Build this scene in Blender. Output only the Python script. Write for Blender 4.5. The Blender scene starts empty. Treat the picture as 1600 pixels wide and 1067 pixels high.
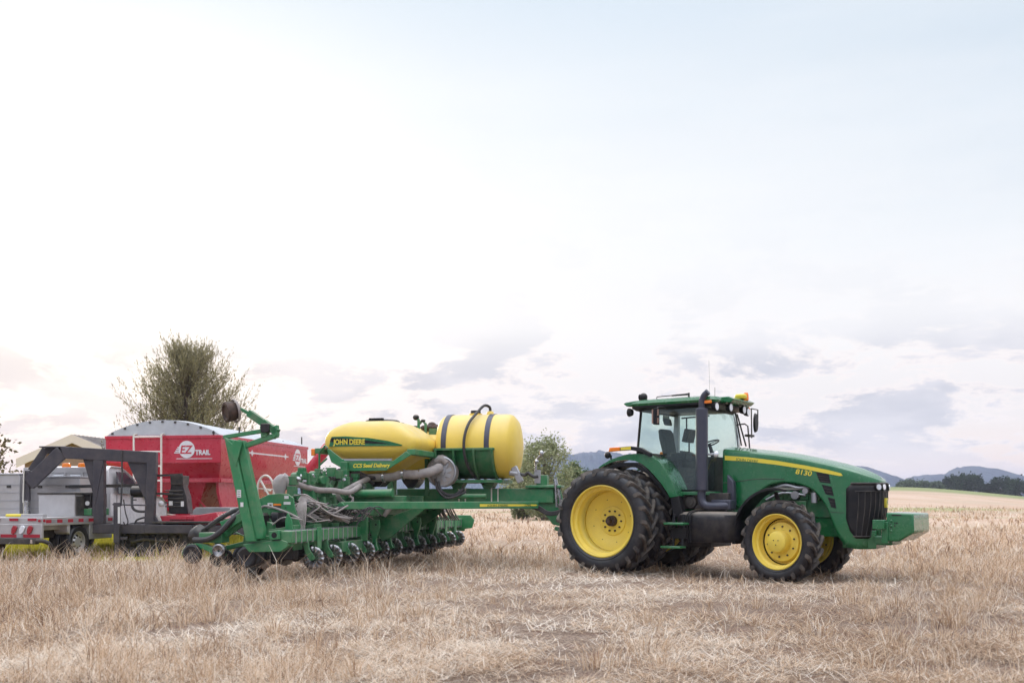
import bpy, bmesh, math, random
import numpy as np
from mathutils import Vector, Matrix, Euler, noise
R = math.radians
random.seed(7)
scene = bpy.context.scene
col = scene.collection

# ------------------------------------------------------------------ camera, light, sky
EYE = 1.307                      # camera height; the flat ground is z = 0
FPX, CX, HY = 1556.0, 800.0, 780.0   # focal length, centre column and horizon row of the survey, in pixels of a 1600 wide frame
cam_d = bpy.data.cameras.new('camera'); cam = bpy.data.objects.new('camera', cam_d); col.objects.link(cam)
cam.location = (0, 0, EYE); cam.rotation_euler = (R(90), 0, 0)
cam_d.sensor_width = 36; cam_d.lens = FPX/1600*36
cam_d.shift_y = (HY-533.5)/1600
cam_d.clip_start = .1; cam_d.clip_end = 20000
cam_d.dof.use_dof = True; cam_d.dof.focus_distance = 18.0; cam_d.dof.aperture_fstop = 2.4
scene.camera = cam
scene.view_settings.view_transform = 'Standard'; scene.view_settings.look = 'None'
scene.view_settings.exposure = 0.55; scene.view_settings.gamma = 1

SUN_EL, SUN_AZ = 9.0, -24.0       # azimuth clockwise from +Y (view direction)
sd = bpy.data.lights.new('sun', 'SUN'); so = bpy.data.objects.new('sun', sd); col.objects.link(so)
sd.energy = 1.5; sd.angle = R(14); sd.color = (1, .87, .74)
sdir = Vector((math.sin(R(SUN_AZ))*math.cos(R(SUN_EL)), math.cos(R(SUN_AZ))*math.cos(R(SUN_EL)), math.sin(R(SUN_EL))))
so.rotation_euler = sdir.to_track_quat('Z', 'Y').to_euler()

CLOUD = (14.8, 30.4)      # drift of the cloud layer
def world():
    w = bpy.data.worlds.new('World'); scene.world = w; w.use_nodes = True
    nt = w.node_tree; N = nt.nodes; L = nt.links; N.clear()
    out = N.new('ShaderNodeOutputWorld'); bg = N.new('ShaderNodeBackground'); bg.inputs[1].default_value = .1
    sky = N.new('ShaderNodeTexSky'); sky.sky_type = 'NISHITA'; sky.sun_disc = False
    sky.sun_elevation = R(SUN_EL); sky.sun_rotation = R(SUN_AZ); sky.air_density = 1; sky.dust_density = 2
    tc = N.new('ShaderNodeTexCoord'); sep = N.new('ShaderNodeSeparateXYZ'); L.new(tc.outputs['Generated'], sep.inputs[0])
    def math_(op, a, b=None, clamp=False):
        n = N.new('ShaderNodeMath'); n.operation = op; n.use_clamp = clamp
        for i, q in enumerate((a, b)):
            if q is None: continue
            if isinstance(q, (int, float)): n.inputs[i].default_value = q
            else: L.new(q, n.inputs[i])
        return n.outputs[0]
    def ramp(fac, stops, interp='EASE'):
        r = N.new('ShaderNodeValToRGB'); r.color_ramp.interpolation = interp
        e = r.color_ramp.elements
        while len(e) < len(stops): e.new(.5)
        for q, (p, c) in zip(e, stops): q.position = p; q.color = (*c, 1) if len(c) == 3 else c
        L.new(fac, r.inputs[0]); return r.outputs[0]
    def mixc(f, a, b, mode='MIX'):
        m = N.new('ShaderNodeMix'); m.data_type = 'RGBA'; m.blend_type = mode; m.clamp_factor = True
        for sck, q in ((m.inputs[0], f), (m.inputs[6], a), (m.inputs[7], b)):
            if isinstance(q, (int, float)): sck.default_value = q
            elif isinstance(q, tuple): sck.default_value = (*q, 1)
            else: L.new(q, sck)
        return m.outputs[2]
    z = math_('MAXIMUM', sep.outputs[2], 0)
    # thin high veil of cloud, brighter towards the low sun on the left
    veil = ramp(z, [(0, (.88, .65, .48)), (.03, (.77, .64, .56)), (.09, (.675, .65, .65)), (.17, (.70, .695, .70)), (.27, (.68, .695, .71)), (.36, (.615, .655, .695)), (.47, (.51, .585, .66)), (.62, (1.1, 1.18, 1.3)), (1, (2.1, 2.2, 2.4))])
    d = N.new('ShaderNodeVectorMath'); d.operation = 'DOT_PRODUCT'; L.new(tc.outputs['Generated'], d.inputs[0])
    gd = Vector((math.sin(R(-22))*math.cos(R(14)), math.cos(R(-22))*math.cos(R(14)), math.sin(R(14))))
    d.inputs[1].default_value = gd
    glow = math_('POWER', math_('MAXIMUM', d.outputs['Value'], 0), 26)
    veil = mixc(1, veil, mixc(glow, (0, 0, 0), (.20, .15, .08)), 'ADD')
    right = ramp(sep.outputs[0], [(0, (0, 0, 0)), (.5, (1, 1, 1))])
    hi = ramp(z, [(.13, (0, 0, 0)), (.40, (1, 1, 1)), (.6, (1, 1, 1)), (.85, (0, 0, 0))])
    rh = math_('MULTIPLY', right, hi)
    veil = mixc(math_('MULTIPLY', rh, .9), veil, (.48, .55, .62))
    # cloud banks near the horizon
    den = math_('ADD', z, .09)
    cx = math_('MULTIPLY', sep.outputs[0], 5.0); cy = math_('MULTIPLY', math_('POWER', z, .8), 11.0)
    cmb = N.new('ShaderNodeCombineXYZ'); L.new(math_('ADD', cx, CLOUD[0]), cmb.inputs[0]); L.new(math_('ADD', cy, CLOUD[1]), cmb.inputs[1])
    nz = N.new('ShaderNodeTexNoise'); nz.inputs['Scale'].default_value = 1.35; nz.inputs['Detail'].default_value = 8; nz.inputs['Roughness'].default_value = .66; nz.inputs['Distortion'].default_value = .2
    L.new(cmb.outputs[0], nz.inputs['Vector'])
    cl = ramp(nz.outputs[0], [(.455, (0, 0, 0)), (.50, (1, 1, 1))])
    band = ramp(z, [(0, (0, 0, 0)), (.025, (.35, .35, .35)), (.06, (1, 1, 1)), (.115, (.9, .9, .9)), (.18, (.12, .12, .12)), (.30, (.04, .04, .04)), (.5, (0, 0, 0))])
    cm = math_('MULTIPLY', cl, band)
    nz2 = N.new('ShaderNodeTexNoise'); nz2.inputs['Scale'].default_value = 2.2; nz2.inputs['Detail'].default_value = 6
    L.new(cmb.outputs[0], nz2.inputs['Vector'])
    ccol = mixc(ramp(nz.outputs[0], [(.47, (0, 0, 0)), (.56, (1, 1, 1))]), (.76, .70, .68), ramp(nz2.outputs[0], [(.38, (.42, .435, .50)), (.62, (.55, .55, .60))]))
    ccol = mixc(1, ccol, mixc(glow, (0, 0, 0), (.09, .06, .02)), 'ADD')
    lay = mixc(math_('MULTIPLY', cm, .95), veil, ccol)
    # faint streaks higher up
    vm = N.new('ShaderNodeMapping'); vm.inputs['Scale'].default_value = (.5, 1.6, 1); vm.inputs['Rotation'].default_value = (0, 0, R(28)); L.new(cmb.outputs[0], vm.inputs[0])
    nz3 = N.new('ShaderNodeTexNoise'); nz3.inputs['Scale'].default_value = .55; nz3.inputs['Detail'].default_value = 5; L.new(vm.outputs[0], nz3.inputs['Vector'])
    st = ramp(nz3.outputs[0], [(.42, (0, 0, 0)), (.7, (1, 1, 1))])
    lay = mixc(math_('MULTIPLY', st, .28), lay, (.74, .735, .74))
    beh = N.new('ShaderNodeMapRange'); beh.interpolation_type = 'SMOOTHSTEP'; beh.inputs[1].default_value = .35; beh.inputs[2].default_value = -.35; L.new(sep.outputs[1], beh.inputs[0])
    lay = mixc(beh.outputs[0], lay, ramp(z, [(0, (.32, .34, .41)), (.35, (.42, .48, .60)), (.7, (1.3, 1.38, 1.5)), (1, (2.1, 2.2, 2.4))]))      # the sky away from the sunset
    sc_ = lay
    up = N.new('ShaderNodeVectorMath'); up.operation = 'SCALE'; up.inputs['Scale'].default_value = 10.0; L.new(sc_, up.inputs[0])
    m = N.new('ShaderNodeMix'); m.data_type = 'RGBA'; m.inputs[0].default_value = .975
    L.new(sky.outputs[0], m.inputs[6]); L.new(up.outputs[0], m.inputs[7])
    L.new(m.outputs[2], bg.inputs[0]); L.new(bg.outputs[0], out.inputs[0])
world()

# ------------------------------------------------------------------ materials
def mat(name, c, rough=.5, metal=0, c2=None, scale=6, amt=.5, bump=0, bscale=60, dust=None, dust_up=0, coat=0, alpha=1, trans=0, emit=0, spec=.5, detail=5):
    m = bpy.data.materials.new(name); m.use_nodes = True
    nt = m.node_tree; N = nt.nodes; L = nt.links
    b = N['Principled BSDF']
    b.inputs['Base Color'].default_value = (*c, 1); b.inputs['Roughness'].default_value = rough; b.inputs['Metallic'].default_value = metal
    b.inputs['Coat Weight'].default_value = coat; b.inputs['Transmission Weight'].default_value = trans
    b.inputs['Specular IOR Level'].default_value = spec; b.inputs['Alpha'].default_value = alpha
    if emit: b.inputs['Emission Color'].default_value = (*c, 1); b.inputs['Emission Strength'].default_value = emit
    tc = N.new('ShaderNodeTexCoord')
    cur = None
    def noise_(s, d=5, rough_=.6):
        n = N.new('ShaderNodeTexNoise'); n.inputs['Scale'].default_value = s; n.inputs['Detail'].default_value = d; n.inputs['Roughness'].default_value = rough_
        L.new(tc.outputs['Object'], n.inputs['Vector']); return n.outputs[0]
    def mix(f, a, b2):
        x = N.new('ShaderNodeMix'); x.data_type = 'RGBA'
        for sck, q in ((x.inputs[0], f), (x.inputs[6], a), (x.inputs[7], b2)):
            if isinstance(q, (int, float)): sck.default_value = q
            elif isinstance(q, tuple): sck.default_value = (*q, 1)
            else: L.new(q, sck)
        return x.outputs[2]
    def rng(f, a, b2, lo=0, hi=1):
        x = N.new('ShaderNodeMapRange'); x.inputs[1].default_value = a; x.inputs[2].default_value = b2; x.inputs[3].default_value = lo; x.inputs[4].default_value = hi
        L.new(f, x.inputs[0]); return x.outputs[0]
    if c2: cur = mix(rng(noise_(scale, detail), .35, .68, 0, amt), c, c2)
    if dust:
        fac = rng(noise_(scale*.7+1, 7, .7), .40, .75, 0, dust)
        base = cur if cur is not None else c
        cur = mix(fac, base, (.33, .27, .21))
    if dust_up:    # dust settles on upward faces
        g = N.new('ShaderNodeNewGeometry'); s = N.new('ShaderNodeSeparateXYZ'); L.new(g.outputs['Normal'], s.inputs[0])
        f = rng(s.outputs[2], .3, 1, 0, dust_up)
        mm = N.new('ShaderNodeMath'); mm.operation = 'MULTIPLY'; L.new(f, mm.inputs[0]); L.new(rng(noise_(5, 6, .65), .3, .6, .5, 1), mm.inputs[1])
        base = cur if cur is not None else c
        cur = mix(mm.outputs[0], base, (.45, .38, .31))
    if cur is not None: L.new(cur, b.inputs['Base Color'])
    r = rng(noise_(scale*2.3, 4), .3, .7, max(rough-.1, .02), min(rough+.12, 1)); L.new(r, b.inputs['Roughness'])
    if bump:
        bp = N.new('ShaderNodeBump'); bp.inputs['Strength'].default_value = bump; bp.inputs['Distance'].default_value = .01
        L.new(noise_(bscale, 4), bp.inputs['Height']); L.new(bp.outputs[0], b.inputs['Normal'])
    return m
MT = {}
MT['green'] = mat('green_paint', (.009, .137, .044), .22, 0, (.013, .155, .054), 3, .6, dust=.10, dust_up=.14, coat=.5)
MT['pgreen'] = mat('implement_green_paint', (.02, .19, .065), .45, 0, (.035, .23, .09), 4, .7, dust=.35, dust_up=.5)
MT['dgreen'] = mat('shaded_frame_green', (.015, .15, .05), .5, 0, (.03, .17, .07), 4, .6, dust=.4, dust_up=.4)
MT['yellow'] = mat('yellow_wheel_paint', (.88, .66, .09), .38, 0, (.80, .58, .08), 3, .6, dust=.14, dust_up=.2)
MT['ydecal'] = mat('yellow_decal', (.78, .62, .06), .4)
MT['ytank'] = mat('yellow_polyethylene', (.86, .61, .09), .42, 0, (.79, .55, .09), 2, .8, dust=.12, dust_up=.5, bump=.05, bscale=30)
MT['rubber'] = mat('tyre_rubber', (.010, .010, .014), .45, 0, (.020, .020, .025), 3, .8, dust=.10, bump=.15, bscale=40)
MT['lug'] = mat('tyre_tread_rubber', (.018, .017, .020), .6, 0, (.075, .062, .052), 5, .8, dust=.5, bump=.3, bscale=50)
MT['black'] = mat('black_plastic', (.008, .008, .010), .42, 0, (.014, .014, .017), 4, .6, dust=.05, dust_up=.25, spec=.3)
MT['tankblack'] = mat('black_tank_plastic', (.008, .008, .012), .38, 0, (.014, .014, .019), 4, .5, dust=.14, spec=.35, dust_up=.8)
MT['exhaust'] = mat('exhaust_grey_paint', (.055, .058, .085), .38, .25, (.045, .047, .07), 5, .6, dust=.08)
MT['dark'] = mat('dark_metal', (.025, .024, .026), .55, .2, (.05, .045, .04), 5, .6, dust=.3)
MT['iron'] = mat('rusty_iron', (.10, .06, .045), .7, .4, (.05, .04, .035), 14, .9)
MT['steel'] = mat('bright_steel', (.62, .62, .64), .28, 1, (.35, .33, .32), 9, .8)
MT['galv'] = mat('galvanised_metal', (.45, .45, .47), .45, .7, (.36, .35, .36), 5, .8)
MT['alu'] = mat('aluminium_plate', (.55, .53, .53), .42, .6, (.45, .43, .43), 3, .8, dust=.15)
MT['coulter'] = mat('worn_coulter_steel', (.50, .49, .50), .30, .95, (.04, .035, .033), 9, 1)
MT['hose'] = mat('dusty_grey_hose', (.27, .235, .225), .7, 0, (.40, .35, .325), 7, .9)
MT['cover'] = mat('pale_grey_cover', (.42, .38, .37), .75, 0, (.33, .29, .28), 8, .8, bump=.3, bscale=14)
MT['bhose'] = mat('black_rubber_hose', (.03, .028, .03), .5, 0, (.07, .06, .058), 8, .9)
MT['red'] = mat('red_paint', (.47, .014, .036), .30, 0, (.52, .035, .06), 2.5, .8, dust=.05, coat=.25)
MT['tarp'] = mat('grey_tarp', (.42, .43, .45), .65, 0, (.52, .53, .55), 3, .8, bump=.4, bscale=5)
MT['cream'] = mat('cream_paint', (.72, .68, .60), .5, 0, (.6, .55, .48), 8, .6)
MT['white'] = mat('white_paint', (.72, .70, .70), .35, 0, (.66, .64, .64), 4, .7)
MT['truck'] = mat('white_truck_paint', (.74, .70, .71), .25, 0, (.70, .66, .67), 3, .7, coat=.5)
MT['neck'] = mat('charcoal_trailer_paint', (.042, .037, .047), .42, 0, (.056, .05, .06), 4, .8, dust=.14)
MT['chrome'] = mat('mirror_silver', (.8, .8, .8), .12, 1)
MT['amber'] = mat('amber_lens', (.9, .22, .01), .2, 0, coat=.5)
MT['redlens'] = mat('red_lens', (.34, .01, .02), .25, 0, coat=.5)
MT['clear'] = mat('clear_lens', (.8, .82, .85), .1, .3, coat=.6)
MT['tan'] = mat('pinkish_mirror_housing', (.35, .22, .17), .5)
MT['seat'] = mat('seat_fabric', (.03, .035, .03), .8, 0, (.06, .06, .05), 20, .5)
MT['wall'] = mat('shed_wall', (.34, .21, .15), .8, 0, (.28, .17, .12), 3, .8)
MT['trim'] = mat('shed_trim', (.74, .63, .60), .6)
MT['roofm'] = mat('metal_roof', (.40, .36, .35), .45, .3, (.33, .29, .28), 2, .8)
MT['bark'] = mat('bark', (.13, .09, .07), .9, 0, (.20, .15, .12), 6, .9, bump=.5, bscale=20)
MT['redstripe'] = mat('red_reflective_tape', (.36, .015, .03), .4)
MT['glass'] = None
def glass():
    m = bpy.data.materials.new('cab_glass'); m.use_nodes = True; nt = m.node_tree; N = nt.nodes; L = nt.links; N.clear()
    o = N.new('ShaderNodeOutputMaterial'); mx = N.new('ShaderNodeMixShader'); t = N.new('ShaderNodeBsdfTransparent'); g = N.new('ShaderNodeBsdfGlossy')
    t.inputs[0].default_value = (.86, .93, .91, 1); g.inputs['Roughness'].default_value = .03; g.inputs[0].default_value = (.9, 1, 1, 1)
    lw = N.new('ShaderNodeLayerWeight'); pw = N.new('ShaderNodeMath'); pw.operation = 'POWER'; pw.inputs[1].default_value = 4; L.new(lw.outputs['Facing'], pw.inputs[0])
    ad = N.new('ShaderNodeMath'); ad.operation = 'MULTIPLY_ADD'; ad.inputs[1].default_value = .7; ad.inputs[2].default_value = .045; L.new(pw.outputs[0], ad.inputs[0])
    L.new(ad.outputs[0], mx.inputs[0]); L.new(t.outputs[0], mx.inputs[1]); L.new(g.outputs[0], mx.inputs[2]); L.new(mx.outputs[0], o.inputs[0])
    return m
MT['glass'] = glass()
MT['tglass'] = mat('dark_truck_glass', (.03, .035, .045), .08, 0, coat=.5)
def foliage(name, dark, light, tr=.25):
    m = bpy.data.materials.new(name); m.use_nodes = True; nt = m.node_tree; N = nt.nodes; L = nt.links; N.clear()
    o = N.new('ShaderNodeOutputMaterial'); d = N.new('ShaderNodeBsdfDiffuse'); t = N.new('ShaderNodeBsdfTranslucent'); mx = N.new('ShaderNodeMixShader'); mx.inputs[0].default_value = tr
    a = N.new('ShaderNodeAttribute'); a.attribute_name = 'shade'
    r = N.new('ShaderNodeMix'); r.data_type = 'RGBA'; r.inputs[6].default_value = (*dark, 1); r.inputs[7].default_value = (*light, 1)
    L.new(a.outputs['Fac'], r.inputs[0]); L.new(r.outputs[2], d.inputs[0]); L.new(r.outputs[2], t.inputs[0])
    L.new(d.outputs[0], mx.inputs[1]); L.new(t.outputs[0], mx.inputs[2]); L.new(mx.outputs[0], o.inputs[0])
    return m

# ------------------------------------------------------------------ mesh helpers
class MB:
    def __init__(s): s.v = []; s.f = []
    def add(s, vs, fs):
        n = len(s.v); s.v += [tuple(p) for p in vs]; s.f += [tuple(i+n for i in q) for q in fs]; return s
    def box(s, x0, x1, y0, y1, z0, z1):
        return s.add([(x0,y0,z0),(x1,y0,z0),(x1,y1,z0),(x0,y1,z0),(x0,y0,z1),(x1,y0,z1),(x1,y1,z1),(x0,y1,z1)],
                     [(0,3,2,1),(4,5,6,7),(0,1,5,4),(1,2,6,5),(2,3,7,6),(3,0,4,7)])
    def beam(s, p0, p1, w, h, up=(0,0,1)):
        p0, p1 = Vector(p0), Vector(p1); d = (p1-p0).normalized(); up = Vector(up)
        if abs(d.dot(up)) > .98: up = Vector((0,1,0)) if abs(d.y) < .9 else Vector((1,0,0))
        a = d.cross(up).normalized()*w/2; b = a.cross(d).normalized()*h/2
        vs = [p0-a-b, p0+a-b, p0+a+b, p0-a+b, p1-a-b, p1+a-b, p1+a+b, p1-a+b]
        return s.add(vs, [(0,1,2,3),(7,6,5,4),(0,4,5,1),(1,5,6,2),(2,6,7,3),(3,7,4,0)])
    def prism(s, pts, a0, a1, ax='y'):      # polygon extruded along an axis; pts are the two other coordinates
        n = len(pts)
        def mk(p, a): return (p[0], a, p[1]) if ax == 'y' else ((a, p[0], p[1]) if ax == 'x' else (p[0], p[1], a))
        return s.add([mk(p, a0) for p in pts]+[mk(p, a1) for p in pts], [tuple(range(n)), tuple(range(2*n-1, n-1, -1))]+[(i, n+i, n+(i+1) % n, (i+1) % n) for i in range(n)])
    def loft(s, rings, cap=True, closed=True):
        n = len(rings[0]); vs = [p for r in rings for p in r]; fs = []
        for j in range(len(rings)-1):
            for i in range(n if closed else n-1):
                k = (i+1) % n; fs.append((j*n+i, j*n+k, (j+1)*n+k, (j+1)*n+i))
        if cap and closed: fs.append(tuple(range(n))[::-1]); fs.append(tuple((len(rings)-1)*n+i for i in range(n)))
        return s.add(vs, fs)
    def tube(s, pts, r, n=8, smooth=0):
        pts = [Vector(p) for p in pts]
        if smooth and len(pts) > 2:
            out = []
            for i in range(len(pts)-1):
                a = pts[max(i-1, 0)]; b = pts[i]; c = pts[i+1]; d = pts[min(i+2, len(pts)-1)]
                for k in range(smooth):
                    t = k/smooth
                    out.append(.5*((2*b)+(c-a)*t+(2*a-5*b+4*c-d)*t*t+(3*b-a-3*c+d)*t**3))
            pts = out+[pts[-1]]
        rs = r if isinstance(r, (list, tuple)) else [r]*len(pts)
        if len(rs) != len(pts): rs = [rs[0]+(rs[-1]-rs[0])*i/(len(pts)-1) for i in range(len(pts))]
        d = (pts[1]-pts[0]).normalized(); a = d.orthogonal().normalized(); rings = []
        for i, p in enumerate(pts):
            d = (pts[min(i+1, len(pts)-1)]-pts[max(i-1, 0)]).normalized()
            a = (a-d*a.dot(d)).normalized(); b = d.cross(a)
            rings.append([p+(a*math.cos(2*math.pi*k/n)+b*math.sin(2*math.pi*k/n))*rs[i] for k in range(n)])
        return s.loft(rings)
    def cyl(s, p0, p1, r, r1=None, n=20): return s.tube([p0, p1], [r, r if r1 is None else r1], n)
    def lathe(s, prof, n=48, c=(0,0,0), axis='y', closed=False, cap=False):   # prof: (radius, position along axis)
        rings = []
        for r, a in prof:
            q = []
            for k in range(n):
                t = 2*math.pi*k/n; u, w = r*math.cos(t), r*math.sin(t)
                p = (u, a, w) if axis == 'y' else ((a, u, w) if axis == 'x' else (u, w, a))
                q.append((p[0]+c[0], p[1]+c[1], p[2]+c[2]))
            rings.append(q)
        if closed: rings.append(rings[0])
        return s.loft(rings, cap=cap)
    def ball(s, c, rx, ry=None, rz=None, n=14, m=8):
        ry = ry or rx; rz = rz or rx; rings = []
        for j in range(m+1):
            t = math.pi*(j+.02)/(m+.04)
            rings.append([(c[0]+rx*math.sin(t)*math.cos(2*math.pi*k/n), c[1]+ry*math.sin(t)*math.sin(2*math.pi*k/n), c[2]-rz*math.cos(t)) for k in range(n)])
        return s.loft(rings)
    def xf(s, M):
        s.v = [tuple(M @ Vector(p)) for p in s.v]; return s
    def islands(s):
        par = list(range(len(s.v)))
        def find(a):
            while par[a] != a: par[a] = par[par[a]]; a = par[a]
            return a
        for f in s.f:
            r = find(f[0])
            for i in f[1:]: par[find(i)] = r
        grp = {}
        for f in s.f: grp.setdefault(find(f[0]), []).append(f)
        out = []
        for fs in grp.values():
            ids = sorted({i for f in fs for i in f}); mp = {i: k for k, i in enumerate(ids)}; b = MB(); b.v = [s.v[i] for i in ids]; b.f = [tuple(mp[i] for i in f) for f in fs]; out.append(b)
        return out
    def each(s, name, m, parent=None, **kw):      # every separate piece becomes an object of its own
        return [b.build(name, m, parent, **kw) for b in s.islands()]
    def build(s, name, m, parent=None, bevel=0, sharp=38, smooth=True, seg=2):
        me = bpy.data.meshes.new(name); me.from_pydata(s.v, [], s.f)
        bm = bmesh.new(); bm.from_mesh(me); bmesh.ops.remove_doubles(bm, verts=bm.verts, dist=1e-5)
        bmesh.ops.recalc_face_normals(bm, faces=bm.faces)
        if smooth:
            for f in bm.faces: f.smooth = True
            for e in bm.edges:
                if len(e.link_faces) == 2 and e.calc_face_angle(0) > R(sharp): e.smooth = False
        bm.to_mesh(me); bm.free()
        me.materials.append(MT[m] if isinstance(m, str) else m)
        o = bpy.data.objects.new(name, me); col.objects.link(o)
        if parent: o.parent = parent
        if bevel:
            b = o.modifiers.new('bevel', 'BEVEL'); b.width = bevel; b.segments = seg; b.limit_method = 'ANGLE'; b.angle_limit = R(35)
        return o
def B(): return MB()
def tag(o, label=None, cat=None, group=None, kind=None):
    if label: o['label'] = label
    if cat: o['category'] = cat
    if group: o['group'] = group
    if kind: o['kind'] = kind
    return o
def empty(name, loc, rz, label, cat, group=None):
    o = bpy.data.objects.new(name, None); col.objects.link(o); o.location = loc; o.rotation_euler = (0, 0, rz); o.empty_display_size = .2
    return tag(o, label, cat, group)
def hollow(name, loc, parent, rz=0):
    o = bpy.data.objects.new(name, None); col.objects.link(o); o.location = loc; o.rotation_euler = (0, 0, rz); o.parent = parent; o.empty_display_size = .1; return o
def copy_tree(o, parent=None):
    c = o.copy(); col.objects.link(c)
    if parent: c.parent = parent
    for ch in list(o.children): copy_tree(ch, c)
    return c
def text(name, s, size, M, m, parent, depth=.002, shear=0, sx=1, space=1, bold=0):
    cu = bpy.data.curves.new(name, 'FONT'); cu.body = s; cu.size = size; cu.extrude = depth; cu.shear = shear; cu.space_character = space; cu.offset = bold
    t = bpy.data.objects.new('tmp', cu); col.objects.link(t)
    dg = bpy.context.evaluated_depsgraph_get(); me = bpy.data.meshes.new_from_object(t.evaluated_get(dg)); bpy.data.objects.remove(t)
    me.transform(M @ Matrix.Diagonal((sx, 1, 1, 1))); me.materials.clear(); me.materials.append(MT[m])
    o = bpy.data.objects.new(name, me); col.objects.link(o)
    if parent: o.parent = parent
    return o
def TM(x, y, z, ang=0, face='near', tilt=0):   # text on a wall facing the camera side (-y), running along +x
    return Matrix.Translation((x, y, z)) @ Matrix.Rotation(R(90)+tilt, 4, 'X') @ Matrix.Rotation(ang, 4, 'Z')

# a vehicle frame: origin on the ground and heading; side() gives the place, on the vehicle's own plane y = yl, of a surveyed sight line
class Frame:
    def __init__(s, O, deg): s.O = O; t = R(deg); s.a = t; s.F = (math.cos(t), -math.sin(t)); s.L = (math.sin(t), math.cos(t))
    def side(s, px, py, yl):
        u = (px-CX)/FPX; bx = s.O[0]+yl*s.L[0]; by = s.O[1]+yl*s.L[1]
        x = (u*by-bx)/(s.F[0]-u*s.F[1]); Z = by+x*s.F[1]
        return (x, EYE-(py-HY)/FPX*Z)
    def p3(s, px, py, yl): x, z = s.side(px, py, yl); return (x, yl, z)
    def poly(s, pts, yl): return [s.side(a, b, yl) for a, b in pts]
def at(px, py, Z): return Vector(((px-CX)/FPX*Z, Z, EYE-(py-HY)/FPX*Z))

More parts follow.
